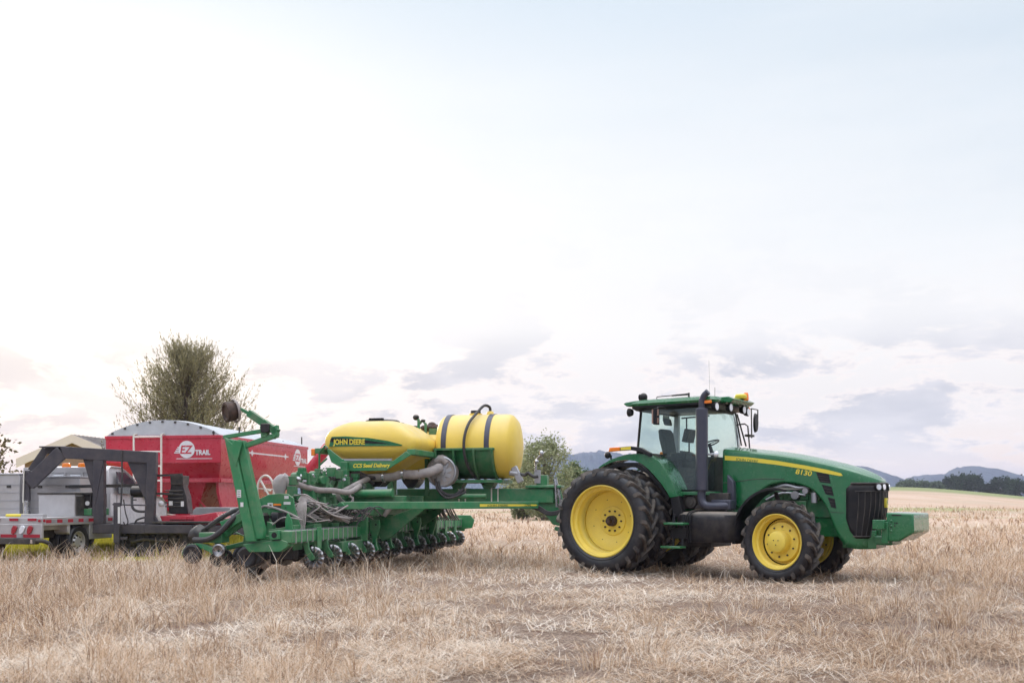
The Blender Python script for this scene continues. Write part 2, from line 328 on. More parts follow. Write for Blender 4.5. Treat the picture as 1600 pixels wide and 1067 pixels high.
# ------------------------------------------------------------------ ground, hills, haze
def sstep(a, b, x):
    t = min(max((x-a)/(b-a), 0), 1); return t*t*(3-2*t)
def gz(x, y):
    z = -.075*math.exp(-((x-4.4)**2+(y-16.5)**2)/5.0)
    if y > 45:
        u = x/max(y, 1)
        g = sstep(.05, .36, u)*(1-.95*sstep(.38, .62, u))
        z += 4.9*sstep(60, 300, y)*g - 14*sstep(330, 900, y)*.4
    d = math.hypot(x, y)
    if d < 90: z += .05*noise.noise((x*.18, y*.18, 3))+.018*noise.noise((x*1.1, y*1.1, 9))
    return z
def ground():
    ys = [-40, -20, -8, 0, 3]+[4+i*.35 for i in range(62)]
    y = ys[-1]
    while y < 4500: y *= 1.055; ys.append(y)
    nu = 150; vs = []; fs = []
    for y in ys:
        for i in range(nu+1):
            u = (i/nu*2-1); u = u*(.55+.75*abs(u)**2)
            x = u*(max(y, 0)+14)*1.3
            vs.append((x, y, gz(x, y)))
    for j in range(len(ys)-1):
        for i in range(nu): a = j*(nu+1)+i; fs.append((a, a+1, a+nu+2, a+nu+1))
    m = bpy.data.materials.new('stubble_field'); m.use_nodes = True; nt = m.node_tree; N = nt.nodes; L = nt.links; b = N['Principled BSDF']
    b.inputs['Roughness'].default_value = .95; b.inputs['Specular IOR Level'].default_value = .15
    g = N.new('ShaderNodeNewGeometry')
    def nz(s, d=6, r=.6, sc=(1,1,1)):
        mp = N.new('ShaderNodeMapping'); mp.inputs['Scale'].default_value = sc; L.new(g.outputs['Position'], mp.inputs[0])
        n = N.new('ShaderNodeTexNoise'); n.inputs['Scale'].default_value = s; n.inputs['Detail'].default_value = d; n.inputs['Roughness'].default_value = r; L.new(mp.outputs[0], n.inputs['Vector']); return n.outputs[0]
    def rng(f, a, b2, lo=0, hi=1):
        x = N.new('ShaderNodeMapRange'); x.interpolation_type = 'SMOOTHSTEP'; x.inputs[1].default_value = a; x.inputs[2].default_value = b2; x.inputs[3].default_value = lo; x.inputs[4].default_value = hi
        if isinstance(f, (int, float)): x.inputs[0].default_value = f
        else: L.new(f, x.inputs[0])
        return x.outputs[0]
    def mix(f, a, b2):
        x = N.new('ShaderNodeMix'); x.data_type = 'RGBA'
        for sck, q in ((x.inputs[0], f), (x.inputs[6], a), (x.inputs[7], b2)):
            if isinstance(q, (int, float)): sck.default_value = q
            elif isinstance(q, tuple): sck.default_value = (*q, 1)
            else: L.new(q, sck)
        return x.outputs[2]
    def mul(a, b2):
        x = N.new('ShaderNodeMath'); x.operation = 'MULTIPLY'; L.new(a, x.inputs[0])
        if isinstance(b2, (int, float)): x.inputs[1].default_value = b2
        else: L.new(b2, x.inputs[1])
        return x.outputs[0]
    sep = N.new('ShaderNodeSeparateXYZ'); L.new(g.outputs['Position'], sep.inputs[0]); X, Y = sep.outputs[0], sep.outputs[1]
    near = mix(rng(nz(52, 9, .8), .40, .60), (.12, .068, .046), (.47, .36, .28))
    near = mix(mul(rng(nz(3.2, 7, .7), .5, .68), .6), near, (.20, .09, .065))
    far = mix(rng(nz(.09, 8, .65, (1, .35, 1)), .35, .65), (.50, .345, .25), (.57, .43, .33))
    far = mix(mul(rng(nz(1.4, 6, .7), .4, .7), .45), far, (.36, .25, .18))
    far = mix(mul(rng(nz(.035, 5, .6, (.5, 1.8, 1)), .48, .60), .55), far, (.38, .31, .22))
    c = mix(rng(Y, 14, 42), near, far)
    # green regrowth: a strip across the field at about 100 m, patches, and the meadow on the rise
    strip = mul(mul(rng(Y, 88, 95), rng(Y, 112, 100)), rng(nz(.12, 4, .6, (.5, 1, 1)), .45, .56))
    c = mix(mul(strip, .8), c, (.22, .27, .08))
    pat = mul(rng(Y, 30, 55), rng(nz(.05, 5, .6, (.45, 1.6, 1)), .575, .66))
    c = mix(mul(pat, .5), c, (.25, .27, .10))
    mead = mul(rng(Y, 185, 215), rng(nz(.015, 3, .5, (.4, 1, 1)), .30, .36))
    c = mix(mul(mead, .9), c, (.20, .235, .09))
    lawn = mul(mul(rng(X, -5.5, -8.5), rng(Y, 20.8, 21.8)), rng(Y, 60, 50))
    c = mix(lawn, c, mix(rng(nz(6, 6, .7), .35, .65), (.30, .29, .03), (.58, .50, .06)))
    L.new(c, b.inputs['Base Color'])
    bp = N.new('ShaderNodeBump'); bp.inputs['Strength'].default_value = .9; bp.inputs['Distance'].default_value = .05; L.new(nz(26, 8, .8), bp.inputs['Height']); L.new(bp.outputs[0], b.inputs['Normal'])
    me = bpy.data.meshes.new('ground'); me.from_pydata(vs, [], fs); me.materials.append(m)
    for p in me.polygons: p.use_smooth = True
    o = bpy.data.objects.new('ground', me); col.objects.link(o); tag(o, 'harvested stubble field running to the far meadow', kind='structure')
ground()

def interp(pts, x):
    if x <= pts[0][0]: return pts[0][1]
    for (a, b), (c, d) in zip(pts, pts[1:]):
        if x <= c: t = (x-a)/(c-a); return b+(d-b)*t
    return pts[-1][1]
def hills(name, D, prof, x0, x1, label, dark, light, bump=5, n=520, back=500, front=500):
    vs = []; fs = []; nj = 26
    for i in range(n+1):
        px = x0+(x1-x0)*i/n; X = (px-CX)/FPX*D
        H = (HY-interp(prof, px))/FPX*D+1.3
        for j in range(nj+1):
            t = j/nj*2-1; Y = D+t*(front if t < 0 else back)
            k = max(0, 1-abs(t)**1.5)
            z = (H+12)*k*(1-.18*abs(t)*(1+noise.noise((X*.004, Y*.004, 1))))-12
            z += bump*k**.3*(noise.noise((X*.09, Y*.09, 5))+.6*noise.noise((X*.25, Y*.25, 8)))+(8*noise.noise((X*.006, Y*.008, 2)) if abs(t) > .08 else 0)*k
            vs.append((X*(Y/D)**.3, Y, z))
    for i in range(n):
        for j in range(nj): a = i*(nj+1)+j; fs.append((a, a+1, a+nj+2, a+nj+1))
    me = bpy.data.meshes.new(name); me.from_pydata(vs, [], fs)
    me.materials.append(mat(name+'_woods', dark, .95, 0, light, .02, 1, bump=0, spec=.1))  # blue of the distance haze is put into the woods' base colour
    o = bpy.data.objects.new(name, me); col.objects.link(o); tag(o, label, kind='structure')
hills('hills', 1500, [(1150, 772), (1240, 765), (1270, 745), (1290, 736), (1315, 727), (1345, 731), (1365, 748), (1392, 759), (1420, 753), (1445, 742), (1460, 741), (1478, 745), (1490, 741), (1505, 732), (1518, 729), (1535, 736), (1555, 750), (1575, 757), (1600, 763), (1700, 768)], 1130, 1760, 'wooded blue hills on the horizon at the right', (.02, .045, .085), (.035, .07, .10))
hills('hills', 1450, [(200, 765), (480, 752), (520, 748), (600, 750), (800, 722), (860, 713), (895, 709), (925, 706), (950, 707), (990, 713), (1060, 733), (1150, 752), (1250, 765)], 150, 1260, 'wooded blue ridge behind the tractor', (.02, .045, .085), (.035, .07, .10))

def haze():
    m = bpy.data.materials.new('haze_air'); m.use_nodes = True; nt = m.node_tree; nt.nodes.clear()
    o = nt.nodes.new('ShaderNodeOutputMaterial'); v = nt.nodes.new('ShaderNodeVolumePrincipled')
    v.inputs['Color'].default_value = (.80, .82, 1.0, 1); v.inputs['Density'].default_value = .00030; v.inputs['Anisotropy'].default_value = 0
    nt.links.new(v.outputs[0], o.inputs['Volume'])
    b = B().box(-2600, 2600, -60, 4600, -30, 84)
    ob = b.build('haze', m, smooth=False); tag(ob, 'thin blue haze lying over the distant hills', kind='stuff')
haze()

# ------------------------------------------------------------------ quads in bulk (straw, leaves)
def bulk(name, P, m, shade, parent=None):    # P: (n, k, 3) polygons of k corners
    n, k = P.shape[:2]
    me = bpy.data.meshes.new(name); me.vertices.add(n*k); me.loops.add(n*k); me.polygons.add(n)
    me.vertices.foreach_set('co', P.reshape(-1).astype(np.float32)); me.loops.foreach_set('vertex_index', np.arange(n*k, dtype=np.int32))
    me.polygons.foreach_set('loop_start', np.arange(0, n*k, k, dtype=np.int32)); me.update()
    a = me.attributes.new('shade', 'FLOAT', 'POINT'); a.data.foreach_set('value', np.repeat(shade, k).astype(np.float32))
    me.materials.append(m); o = bpy.data.objects.new(name, me); col.objects.link(o)
    if parent: o.parent = parent
    return o
rg = np.random.default_rng(5)
def vnoise(x, y, s, seed=0):     # cheap smooth value noise
    x = x*s+seed*17.3; y = y*s+seed*7.1; xi = np.floor(x); yi = np.floor(y); fx = x-xi; fy = y-yi; fx = fx*fx*(3-2*fx); fy = fy*fy*(3-2*fy)
    def hsh(a, b): return np.modf(np.abs(np.sin(a*127.1+b*311.7+seed)*43758.5453))[0]
    return (hsh(xi, yi)*(1-fx)+hsh(xi+1, yi)*fx)*(1-fy)+(hsh(xi, yi+1)*(1-fx)+hsh(xi+1, yi+1)*fx)*fy
def gzv(x, y): return np.array([gz(float(a), float(b)) for a, b in zip(x, y)])
def ring_pts(y0, y1, n):
    y = np.sqrt(rg.uniform(y0*y0, y1*y1, n)); x = rg.uniform(-.60, .60, n)*y; return x, y
def track(x, y):     # 1 inside the trampled wheel lanes that run diagonally over the field
    d = (y-8.3)-(x+3.5)*1.55+.35*np.sin(y*.5); l = np.exp(-((d)/.9)**2)
    d2 = (y-8.3)-(x+.4)*1.75+.3*np.sin(y*.4); return np.maximum(l, np.exp(-((d2)/.7)**2)*.8)
def dark_lane(x, y):     # thin cover where tyres have rutted the soil, running up to the tractor's wheels
    o = 0
    for u, w in ((.245, .032), (.315, .03), (.41, .05), (.02, .035), (-.31, .04)): o = o+np.exp(-((x/y-u-.012*np.sin(y*.9+u*30)-(.10*(12-y)/12 if u < 0.1 else 0))/w)**2)*np.clip((17-y)/3, 0, 1)
    return np.minimum(o, 1)*np.clip((y-6.5)/3, 0, 1)
def straw():
    polys = []; sh = []
    def blade(x, y, z, hgt, az, lean, w, s, bend=.25):
        # each stalk: two stacked quads, the upper one narrower and bent
        n = len(x); d = np.stack([np.cos(az)*np.sin(lean), np.sin(az)*np.sin(lean), np.cos(lean)], 1)
        side = np.stack([-np.sin(az+rg.uniform(-1.2, 1.2, n)), np.cos(az), np.zeros(n)], 1); side /= np.linalg.norm(side, axis=1)[:, None]
        # turn the flat of the blade roughly to the viewer
        side = np.where((lean < .9)[:, None], np.stack([np.cos(rg.uniform(-.7, .7, n)), np.sin(rg.uniform(-.7, .7, n)), np.zeros(n)], 1), side)
        b = np.stack([x, y, z], 1); mid = b+d*(hgt*.55)[:, None]
        d2 = d+np.stack([np.cos(az)*bend, np.sin(az)*bend, -bend*np.ones(n)*.5], 1); tip = mid+d2*(hgt*.45)[:, None]
        ws = side*(w/2)[:, None]
        polys.append(np.stack([b-ws, b+ws, mid+ws*.8, mid-ws*.8], 1)); sh.append(s)
        polys.append(np.stack([mid-ws*.8, mid+ws*.8, tip+ws*.25, tip-ws*.25], 1)); sh.append(s)
    # flattened straw
    for y0, y1, n, w0, ln in ((4.5, 9, 150000, .0045, .17), (9, 14, 100000, .006, .19), (14, 22, 60000, .009, .22), (22, 40, 36000, .018, .28)):
        x, y = ring_pts(y0, y1, n); keep = (vnoise(x, y, 1.3, 1)*.5+vnoise(x, y, 4.5, 2)*.35+vnoise(x, y, .45, 9)*.15-.13*dark_lane(x, y) > rg.uniform(.22, .68, n)); x = x[keep]; y = y[keep]; keep = ~((x < -5.8) & (y > 21.3)); x = x[keep]; y = y[keep]; n = len(x)
        t = track(x, y); s = np.clip(rg.normal(.56, .30, n)+.45*(vnoise(x, y, .5, 4)-.5)+.2*(vnoise(x, y, 2.1, 6)-.5)+.22*t, 0, 1)
        blade(x, y, gzv(x, y)+rg.uniform(0, .035, n), rg.uniform(.4, 1.3, n)*ln, rg.uniform(0, 6.28, n), rg.uniform(1.15, 1.62, n), w0*rg.uniform(.6, 1.4, n), s, .05)
    # standing stubble, in tufts
    for y0, y1, nt_, per, w0, hh in ((5, 9, 1300, 15, .004, .19), (9, 14, 3000, 13, .0055, .21), (14, 22, 6000, 9, .0085, .22), (22, 45, 9000, 5, .018, .26), (45, 110, 9000, 3, .05, .30)):
        x, y = ring_pts(y0, y1, nt_)
        left = np.clip((-x/y-.05)/.2, 0, 1)*np.clip((17-y)/3, 0, 1); far = np.clip((y-15)/9, 0, 1); right = np.clip((x/y-.33)/.12, 0, 1)
        p = np.clip(.035+.95*left+.6*far+.30*right, 0, 1)*np.clip((vnoise(x, y, .45, 7)*.6+vnoise(x, y, 1.6, 8)*.4-.22)*2.6, 0, 1)
        p *= 1-.85*track(x, y); p[(x < -5.8) & (y > 21.3) & (x > -y*.6)] = 0
        k = rg.uniform(0, 1, nt_) < p; x = x[k]; y = y[k]; lf = left[k]; rr = right[k]
        x = np.repeat(x, per); y = np.repeat(y, per); n = len(x); lf = np.repeat(lf, per); sp = .035+.012*y/10
        ts = np.repeat(rg.normal(0, .12, len(k.nonzero()[0])), per); th = np.repeat(rg.uniform(.6, 1.35, len(k.nonzero()[0])), per)
        x = x+rg.normal(0, 1, n)*sp; y = y+rg.normal(0, 1, n)*sp
        s = np.clip(rg.normal(.50, .24, n)+1.3*ts, 0, 1)+1.0*0
        pm = np.clip((y-11.5)/2, 0, 1)*np.clip((22-y)/1, 0, 1)*np.clip((-x/y-.02)/.05, 0, 1)
        blade(x, y, gzv(x, y)-.01, hh*th*rg.uniform(.5, 1.25, n)*(1+.45*lf+.85*pm), rg.uniform(0, 6.28, n), np.abs(rg.normal(0, .50, n)), w0*rg.uniform(.6, 1.3, n), s, .5)
    # single thick tufts left standing
    T = [(4.75, 10.7, .42), (5.4, 11.6, .40), (5.9, 12.4, .4), (4.2, 12.2, .3), (-3.4, 8.2, .38), (-4.4, 10.4, .42), (-3.2, 10.6, .40), (-2.3, 9.6, .32), (-5.2, 12.0, .42), (-1.5, 11.5, .30), (1.35, 10.2, .26), (2.3, 9.0, .26), (.5, 12.5, .24), (2.9, 11.8, .28), (-.6, 9.1, .24), (3.3, 8.4, .24), (6.9, 14.5, .4), (7.6, 15.6, .4), (-6.0, 13.5, .42), (-2.9, 13.0, .36)]+[(rg.uniform(-.5, .5)*yy, yy, rg.uniform(.18, .34)) for yy in rg.uniform(7, 15, 34)]
    for tx, ty, th_ in T:
        n = 70; r = np.abs(rg.normal(0, .11, n)); a = rg.uniform(0, 6.28, n); x = tx+r*np.cos(a)*1.3; y = ty+r*np.sin(a)
        blade(x, y, gzv(x, y)-.01, th_*.80*rg.uniform(.35, 1.1, n), a, np.abs(rg.normal(.25, .42, n)), .0065*rg.uniform(.6, 1.3, n), np.clip(rg.normal(.55, .22, n), 0, 1), .5)
    m = bpy.data.materials.new('dry_straw'); m.use_nodes = True; nt = m.node_tree; N = nt.nodes; L = nt.links; N.clear()
    o = N.new('ShaderNodeOutputMaterial'); d = N.new('ShaderNodeBsdfDiffuse'); t = N.new('ShaderNodeBsdfTranslucent'); mx = N.new('ShaderNodeMixShader'); mx.inputs[0].default_value = .3
    a = N.new('ShaderNodeAttribute'); a.attribute_name = 'shade'; r = N.new('ShaderNodeValToRGB'); e = r.color_ramp.elements
    for p, c in ((0, (.17, .10, .07)), (.35, (.48, .32, .20)), (.6, (.70, .53, .38)), (1, (.88, .80, .70))):
        if p in (0, 1): q = e[0] if p == 0 else e[-1]
        else: q = e.new(p)
        q.color = (*c, 1)
    L.new(a.outputs['Fac'], r.inputs[0]); L.new(r.outputs[0], d.inputs[0]); L.new(r.outputs[0], t.inputs[0]); L.new(d.outputs[0], mx.inputs[1]); L.new(t.outputs[0], mx.inputs[2]); L.new(mx.outputs[0], o.inputs[0])
    ob = bulk('straw_stubble', np.concatenate(polys), m, np.concatenate(sh)); tag(ob, 'dry straw and standing stubble covering the field', kind='stuff')
straw()
def lawn():
    n = 42000; y = rg.uniform(22.6, 34, n); x = rg.uniform(-.62, -.20, n)*y; k = (x < -5.4)&(vnoise(x, y, 1.2, 3) > rg.uniform(0, .5, n)); x = x[k]; y = y[k]; n = len(x); h = rg.uniform(.05, .16, n)*(1+(vnoise(x, y, .8, 12)))
    a = rg.uniform(0, 6.28, n); w = .012; b = np.stack([x, y, gzv(x, y)-.01], 1); s = np.stack([np.cos(a)*w, np.sin(a)*w, 0*a], 1); t = b+np.stack([rg.normal(0, .04, n), rg.normal(0, .04, n), h], 1)
    o = bulk('lawn_grass', np.stack([b-s, b+s, t+s*.2, t-s*.2], 1), foliage('grass_blades', (.30, .29, .035), (.60, .52, .08)), np.clip(rg.normal(.5, .25, n), 0, 1)); tag(o, 'short yellow green grass under the truck and the trailer', kind='stuff')
lawn()

# ------------------------------------------------------------------ trees
def leaves(pts, size, elong=1.6, dirs=None):
    n = len(pts); a = rg.normal(size=(n, 3)) if dirs is None else dirs+rg.normal(size=(n, 3))*.25
    a /= np.linalg.norm(a, axis=1)[:, None]; b = np.cross(a, rg.normal(size=(n, 3))); b /= np.linalg.norm(b, axis=1)[:, None]
    s = (size*rg.uniform(.6, 1.3, n))[:, None]; a = a*s*elong/2; b = b*s/2
    return np.stack([pts-a, pts+b, pts+a, pts-b], 1)
def broadleaf(loc, h, w, label, cat='tree', group=None, dark=(.035, .06, .02), light=(.10, .13, .05), nclus=60, per=120, leaf=.09, seed=1, trunk=.25, spread=.55, open_=.0, base=.25):
    rr = np.random.default_rng(seed); x0, y0 = loc
    e = empty('tree', (x0, y0, gz(x0, y0)-.05), 0, label, cat, group)
    t = B(); th = h*.55
    t.tube([(0, 0, 0), (w*.02, 0, th*.5), (-w*.02, .02, h*.8)], [trunk, trunk*.15], 8, 4)
    C = []
    for i in range(nclus):
        z = base+(1-base)*rr.uniform(0, 1)**.8; rad = math.sqrt(max(0, 1-((z-.52)/.50)**2))*w/2*rr.uniform(.45, 1.0); az = rr.uniform(0, 6.283)
        c = np.array([math.cos(az)*rad, math.sin(az)*rad, z*h*.97]); C.append((c, rr.uniform(.5, 1.2)*w*.12*spread/.55))
        if i % 2 == 0: s0 = Vector((0, 0, min(z*h*.6, h*.6))); t.tube([s0, s0.lerp(Vector(c), .5)+Vector((0, 0, -.05*h)), Vector(c)], [trunk*.35, trunk*.06], 5, 3)
    t.build('trunk', 'bark', e)
    P = []; S = []
    for c, r in C:
        n = int(per*rr.uniform(.6, 1.4)); p = c+rr.normal(size=(n, 3))*np.array([r, r, r*1.15])*.62; P.append(p); S.append(np.clip(rr.normal(.5, .22, n)+rr.normal(0, .18), 0, 1))
    P = np.concatenate(P); S = np.concatenate(S)
    bulk('crown', leaves(P, leaf), foliage('leaves_%d' % seed, dark, light), S, e)
    return e
def conifer(px, Z, h, w, label):
    rr = np.random.default_rng(11); X = (px-CX)/FPX*Z; e = empty('conifer_tree', (X, Z, 0), 0, label, 'tree')
    t = B(); t.tube([(0, 0, 0), (.05, 0, h*.5), (0, .03, h)], [.22, .03], 8, 5)
    lob = [(rr.uniform(0, 6.28), rr.uniform(.3, 1), rr.uniform(.62, 1.0)) for _ in range(26)]
    P = []; D = []
    for i in range(430):
        k = rr.uniform(.30, .99); z = h*k; lb = lob[i % 26]; L_ = (w/2)*(1-(k-.30)/.70)**.55*rr.uniform(.5, 1.1)*(.55+.45*lb[2])+.12; az = lb[0]+rr.normal()*.22 if i % 3 else rr.uniform(0, 6.283)
        up = rr.uniform(.05, .35)+.55*k; a = np.array([math.cos(az), math.sin(az), 0])
        path = [np.array([0, 0, z-.3])]
        for q in range(1, 8):
            s = q/7; path.append(np.array([0, 0, z-.35])+a*L_*s+np.array([0, 0, 1])*(L_*up*s**1.8)+rr.normal(size=3)*.03)
        t.tube([tuple(p) for p in path], [.028, .006], 4)
        for q in range(2, 8):
            for _ in range(2 if q < 5 else 4):
                o = path[q-1]+(path[q]-path[q-1])*rr.uniform(0, 1); d = a*rr.uniform(.1, .6)+rr.normal(size=3)*.28+np.array([0, 0, rr.uniform(.6, 1.5)]); d /= np.linalg.norm(d)
                ln = rr.uniform(.30, .85)*(1 if q < 6 else 1.25)
                s = rr.uniform(0, 1, 9)[:, None]; P.append(o+d*ln*s+rr.normal(size=(9, 3))*.012); D.append(np.repeat(d[None], 9, 0))
    for q in range(60):
        d = rr.normal(size=3)*.25+np.array([0, 0, .8]); s = rr.uniform(0, .35, 9)[:, None]; P.append(np.array([0, .03, h*rr.uniform(.9, 1.03)])+d*s); D.append(np.repeat(d[None], 9, 0))
    P = np.concatenate(P); D = np.concatenate(D)
    t.build('trunk', 'bark', e, smooth=False)
    bulk('crown', leaves(P, .030, 4.6, D), foliage('needles', (.17, .155, .085), (.44, .39, .24), .5), np.clip(rr.normal(.5, .25, len(P)), 0, 1), e)
conifer(290, 46, 8.1, 7.4, 'spiky upswept conifer standing behind the red wagon')
# willowy trees between the planter and the tractor
def tpx(px, top, Z, wpx): return ((px-CX)/FPX*Z, Z), (HY-top)/FPX*Z+EYE, wpx/FPX*Z
for px, top, Z, wpx, lab, dk, lt, sd_ in ((853, 687, 62, 98, 'tallest pale green willowy tree right of the yellow liquid tank', (.20, .23, .11), (.42, .44, .26), 21),
                                      (815, 706, 66, 60, 'pale green tree partly behind the yellow liquid tank', (.19, .22, .10), (.40, .43, .25), 22),
                                      (893, 722, 70, 46, 'small round green tree left of the tractor rear tyre', (.13, .18, .08), (.30, .35, .18), 23),
                                      (918, 736, 120, 44, 'dark green distant tree above the tractor rear tyre', (.035, .07, .035), (.09, .13, .06), 24),
                                      (940, 742, 100, 40, 'bright green bush behind the tractor rear fender', (.06, .11, .03), (.16, .22, .07), 25)):
    (a, b), hh, ww = tpx(px, top, Z, wpx)
    broadleaf((a, b), hh, ww, lab, dark=dk, light=lt, seed=sd_, nclus=70, per=130, leaf=.10 if Z < 90 else .16, base=.02)
for px, top, Z, wpx, sd_, lab in ((505, 738, 150, 60, 31, 'distant green tree behind the planter handrail'), (548, 744, 155, 60, 32, 'distant green tree under the yellow seed hopper')):
    (a, b), hh, ww = tpx(px, top, Z, wpx)
    broadleaf((a, b), hh, ww, lab, dark=(.04, .08, .04), light=(.10, .15, .08), seed=sd_, nclus=40, per=90, leaf=.25, base=.02)
far_t = [(1499, 743, 330, 44, 'round dark tree on the far field edge below the hill'), (1521, 745, 335, 34, 'dark tree touching the round one below the hill'), (1568, 746, 330, 36, 'tall dark tree near the right edge of the far field'),
         (1592, 752, 320, 46, 'broad dark tree at the far right of the field edge'), (1543, 768, 335, 22, 'low dark bush between the two groups of far trees'),
         (1466, 759, 345, 22, 'small tree left of the dark pair on the far field edge'), (1443, 762, 350, 26, 'low rounded tree on the far field edge left of centre'), (1418, 763, 355, 30, 'low tree on the far field edge nearest the tractor nose'), (1488, 763, 340, 24, 'brownish bush at the foot of the dark pair')]
for i, (px, top, Z, wpx, lab) in enumerate(far_t):
    a, b = (px-CX)/FPX*Z, Z; hh = (HY-top)/FPX*Z+EYE-gz(a, b)-(.3 if i < 5 else 1.4)
    broadleaf((a, b), max(hh, 2.5), wpx/FPX*Z*1.05, lab, group='trees along the far field edge', dark=(.012, .028, .014) if i < 5 else (.07, .10, .055), light=(.04, .065, .03) if i < 5 else (.12, .16, .09), seed=40+i, nclus=46, per=70, leaf=.5, base=.0, spread=.55)
broadleaf((-15.5, 28.0), 4.0, 2.9, 'leafy branches of a tree reaching in at the left edge', dark=(.09, .075, .04), light=(.20, .165, .09), seed=60, nclus=44, per=34, leaf=.085, base=.5, spread=.42)
# low bare sapling whose twigs show left of the wagon top
def sapling():
    e = empty('sapling', ((178-CX)/FPX*38, 38, 0), 0, 'bare twiggy sapling left of the red wagon roof', 'tree'); t = B(); P = []
    t.tube([(0, 0, 0), (0, 0, 2.6)], [.05, .03], 6)
    for az, l, z in ((2.6, 1.0, 2.4), (2.9, .8, 2.3), (1.2, .75, 2.5), (3.3, 1.1, 2.1), (.3, .7, 2.5), (2.0, 1.3, 2.5), (3.0, .6, 2.7)):
        p1 = (math.cos(az)*l, .1, z+l*.75); t.tube([(0, 0, z-.2), (math.cos(az)*l*.5, 0, z+l*.1), p1], [.02, .008], 5, 4)
        for k in range(60): s = rg.uniform(.2, 1); P.append(np.array(p1)*s+np.array([0, 0, z])*(1-s)+rg.normal(size=3)*.04)
    t.build('trunk', 'bark', e); bulk('crown', leaves(np.array(P), .05, 2.5), foliage('sapling_leaves', (.10, .08, .05), (.2, .17, .1)), rg.uniform(0, 1, len(P)), e)
sapling()

# ------------------------------------------------------------------ tractor
TF = Frame((2.534, 19.15), 36)
trac = empty('tractor', (TF.O[0], TF.O[1], 0), -TF.a, 'green row crop tractor with yellow wheels and dual rear tyres', 'tractor')

def tyre_mesh(Ro, w, rim, n, dep, face=0):
    d = Ro-dep; sw = d-rim; t = B()
    prof = [(rim, -.36*w), (rim+.10*sw, -.43*w), (rim+.38*sw, -.5*w), (rim+.62*sw, -.505*w), (rim+.86*sw, -.47*w), (d-.035*sw, -.40*w), (d-.004, -.22*w), (d, 0)]
    prof = prof+[(r, -a) for r, a in prof[:-1][::-1]]+[(rim-.02, .2*w), (rim-.02, -.2*w)]
    t.lathe(prof, 72, closed=True)
    # moulded rings on the sidewall
    for s in (-1, 1):
        t.lathe([(rim+.16*sw, s*.455*w), (rim+.18*sw, s*.475*w), (rim+.21*sw, s*.475*w), (rim+.23*sw, s*.46*w)], 72, closed=True)
    return t
def lug_mesh(Ro, w, rim, n, dep):
    d = Ro-dep; sw = d-rim; g = B()
    for s in (-1, 1):
        for i in range(n):
            a0 = 2*math.pi*(i+(.5 if s > 0 else 0))/n; rings = []
            for t, y, rb, rt, hb, ht in ((0, -.03, 0, 1, .034, .020), (.25, .12, 0, 1, .036, .021), (.55, .27, -.01, 1, .038, .022), (.85, .41, -.05, .95, .042, .025), (1, .485, -.12, .72, .046, .030), (1.06, .52, -.34, -.05, .044, .030), (1.08, .522, -.50, -.42, .03, .02)):
                ang = a0+(t**.85 if t > 0 else 0)*(w*.5)/Ro*1.12
                rbase = d+rb*sw*.6-.01; rtop = d+dep*rt if rt > .5 else d+rt*sw*.6
                q = []
                for (r_, hw) in ((rbase, -hb), (rtop, -ht), (rtop, ht), (rbase, hb)):
                    aa = ang+hw/Ro; q.append((r_*math.cos(aa), s*(y*w), r_*math.sin(aa)))
                rings.append(q)
            g.loft(rings)
    return g
def bolts(b, r, n, y, br=.012, h=.02, ph=0, s=1):
    for k in range(n):
        t = 2*math.pi*k/n+ph; c = (r*math.cos(t), y, r*math.sin(t)); b.cyl(c, (c[0], y-h*s, c[2]), br, n=6)
def rear_wheel(y, z=.915, outer=True, s=1):       # s=1: outside faces -y (near side)
    Ro, w, rim = .955, .47, .642
    e = hollow('rear_wheel', (0, y, z), trac)
    ty = tyre_mesh(Ro, w, rim, 22, .048).build('tyre', 'rubber', e, sharp=50); lug_mesh(Ro, w, rim, 22, .048).build('tread', 'lug', ty, sharp=30)
    m = B()
    f = -.5*w*s*.72
    deep = -f*1.0+.03*s if outer else 0
    P = [(rim+.012, f), (rim+.012, f-.022*s), (rim-.008, f-.03*s), (rim-.022, f-.012*s), (rim-.03, f+.05*s), (rim-.075, f+.07*s), (rim-.085, f+.10*s), (rim-.085, f+.30*s), (rim-.12, f+.335*s), (rim-.20, f+.345*s), (.36, f+.375*s), (.30, f+.40*s), (.27, f+.405*s), (.255, f+.385*s), (.10, f+.385*s), (.001, f+.385*s)]
    m.lathe(P, 64)
    # back barrel
    m.lathe([(rim-.085, f+.30*s), (rim-.03, -f-.02*s), (rim+.012, -f), (rim+.012, -f+.02*s), (rim-.02, -f+.015*s), (rim-.10, f+.30*s)], 64, closed=True)
    rm = m.build('rim', 'yellow', e, sharp=30)
    k = B(); bolts(k, .185, 10, f+.385*s, .017, .03, s=s); bolts(k, .40, 8, f+.372*s, .013, .012, .25, s)
    k.each('wheel_bolt', 'iron', e)
    if outer:
        h = B(); h.cyl((0, f+.39*s, 0), (0, f+.30*s, 0), .10, .095, 20); h.cyl((0, f+.30*s, 0), (0, f+.20*s, 0), .05, .045, 14)
        for q in range(8): t = q*math.pi/4; h.cyl((.075*math.cos(t), f+.31*s, .075*math.sin(t)), (.075*math.cos(t), f+.285*s, .075*math.sin(t)), .013, n=6)
        h.build('axle_hub', 'iron', e)
    return e
for yy, out, s in ((-1.40, True, 1), (-.70, False, 1), (.70, False, -1), (1.40, True, -1)): rear_wheel(yy, outer=out, s=s)

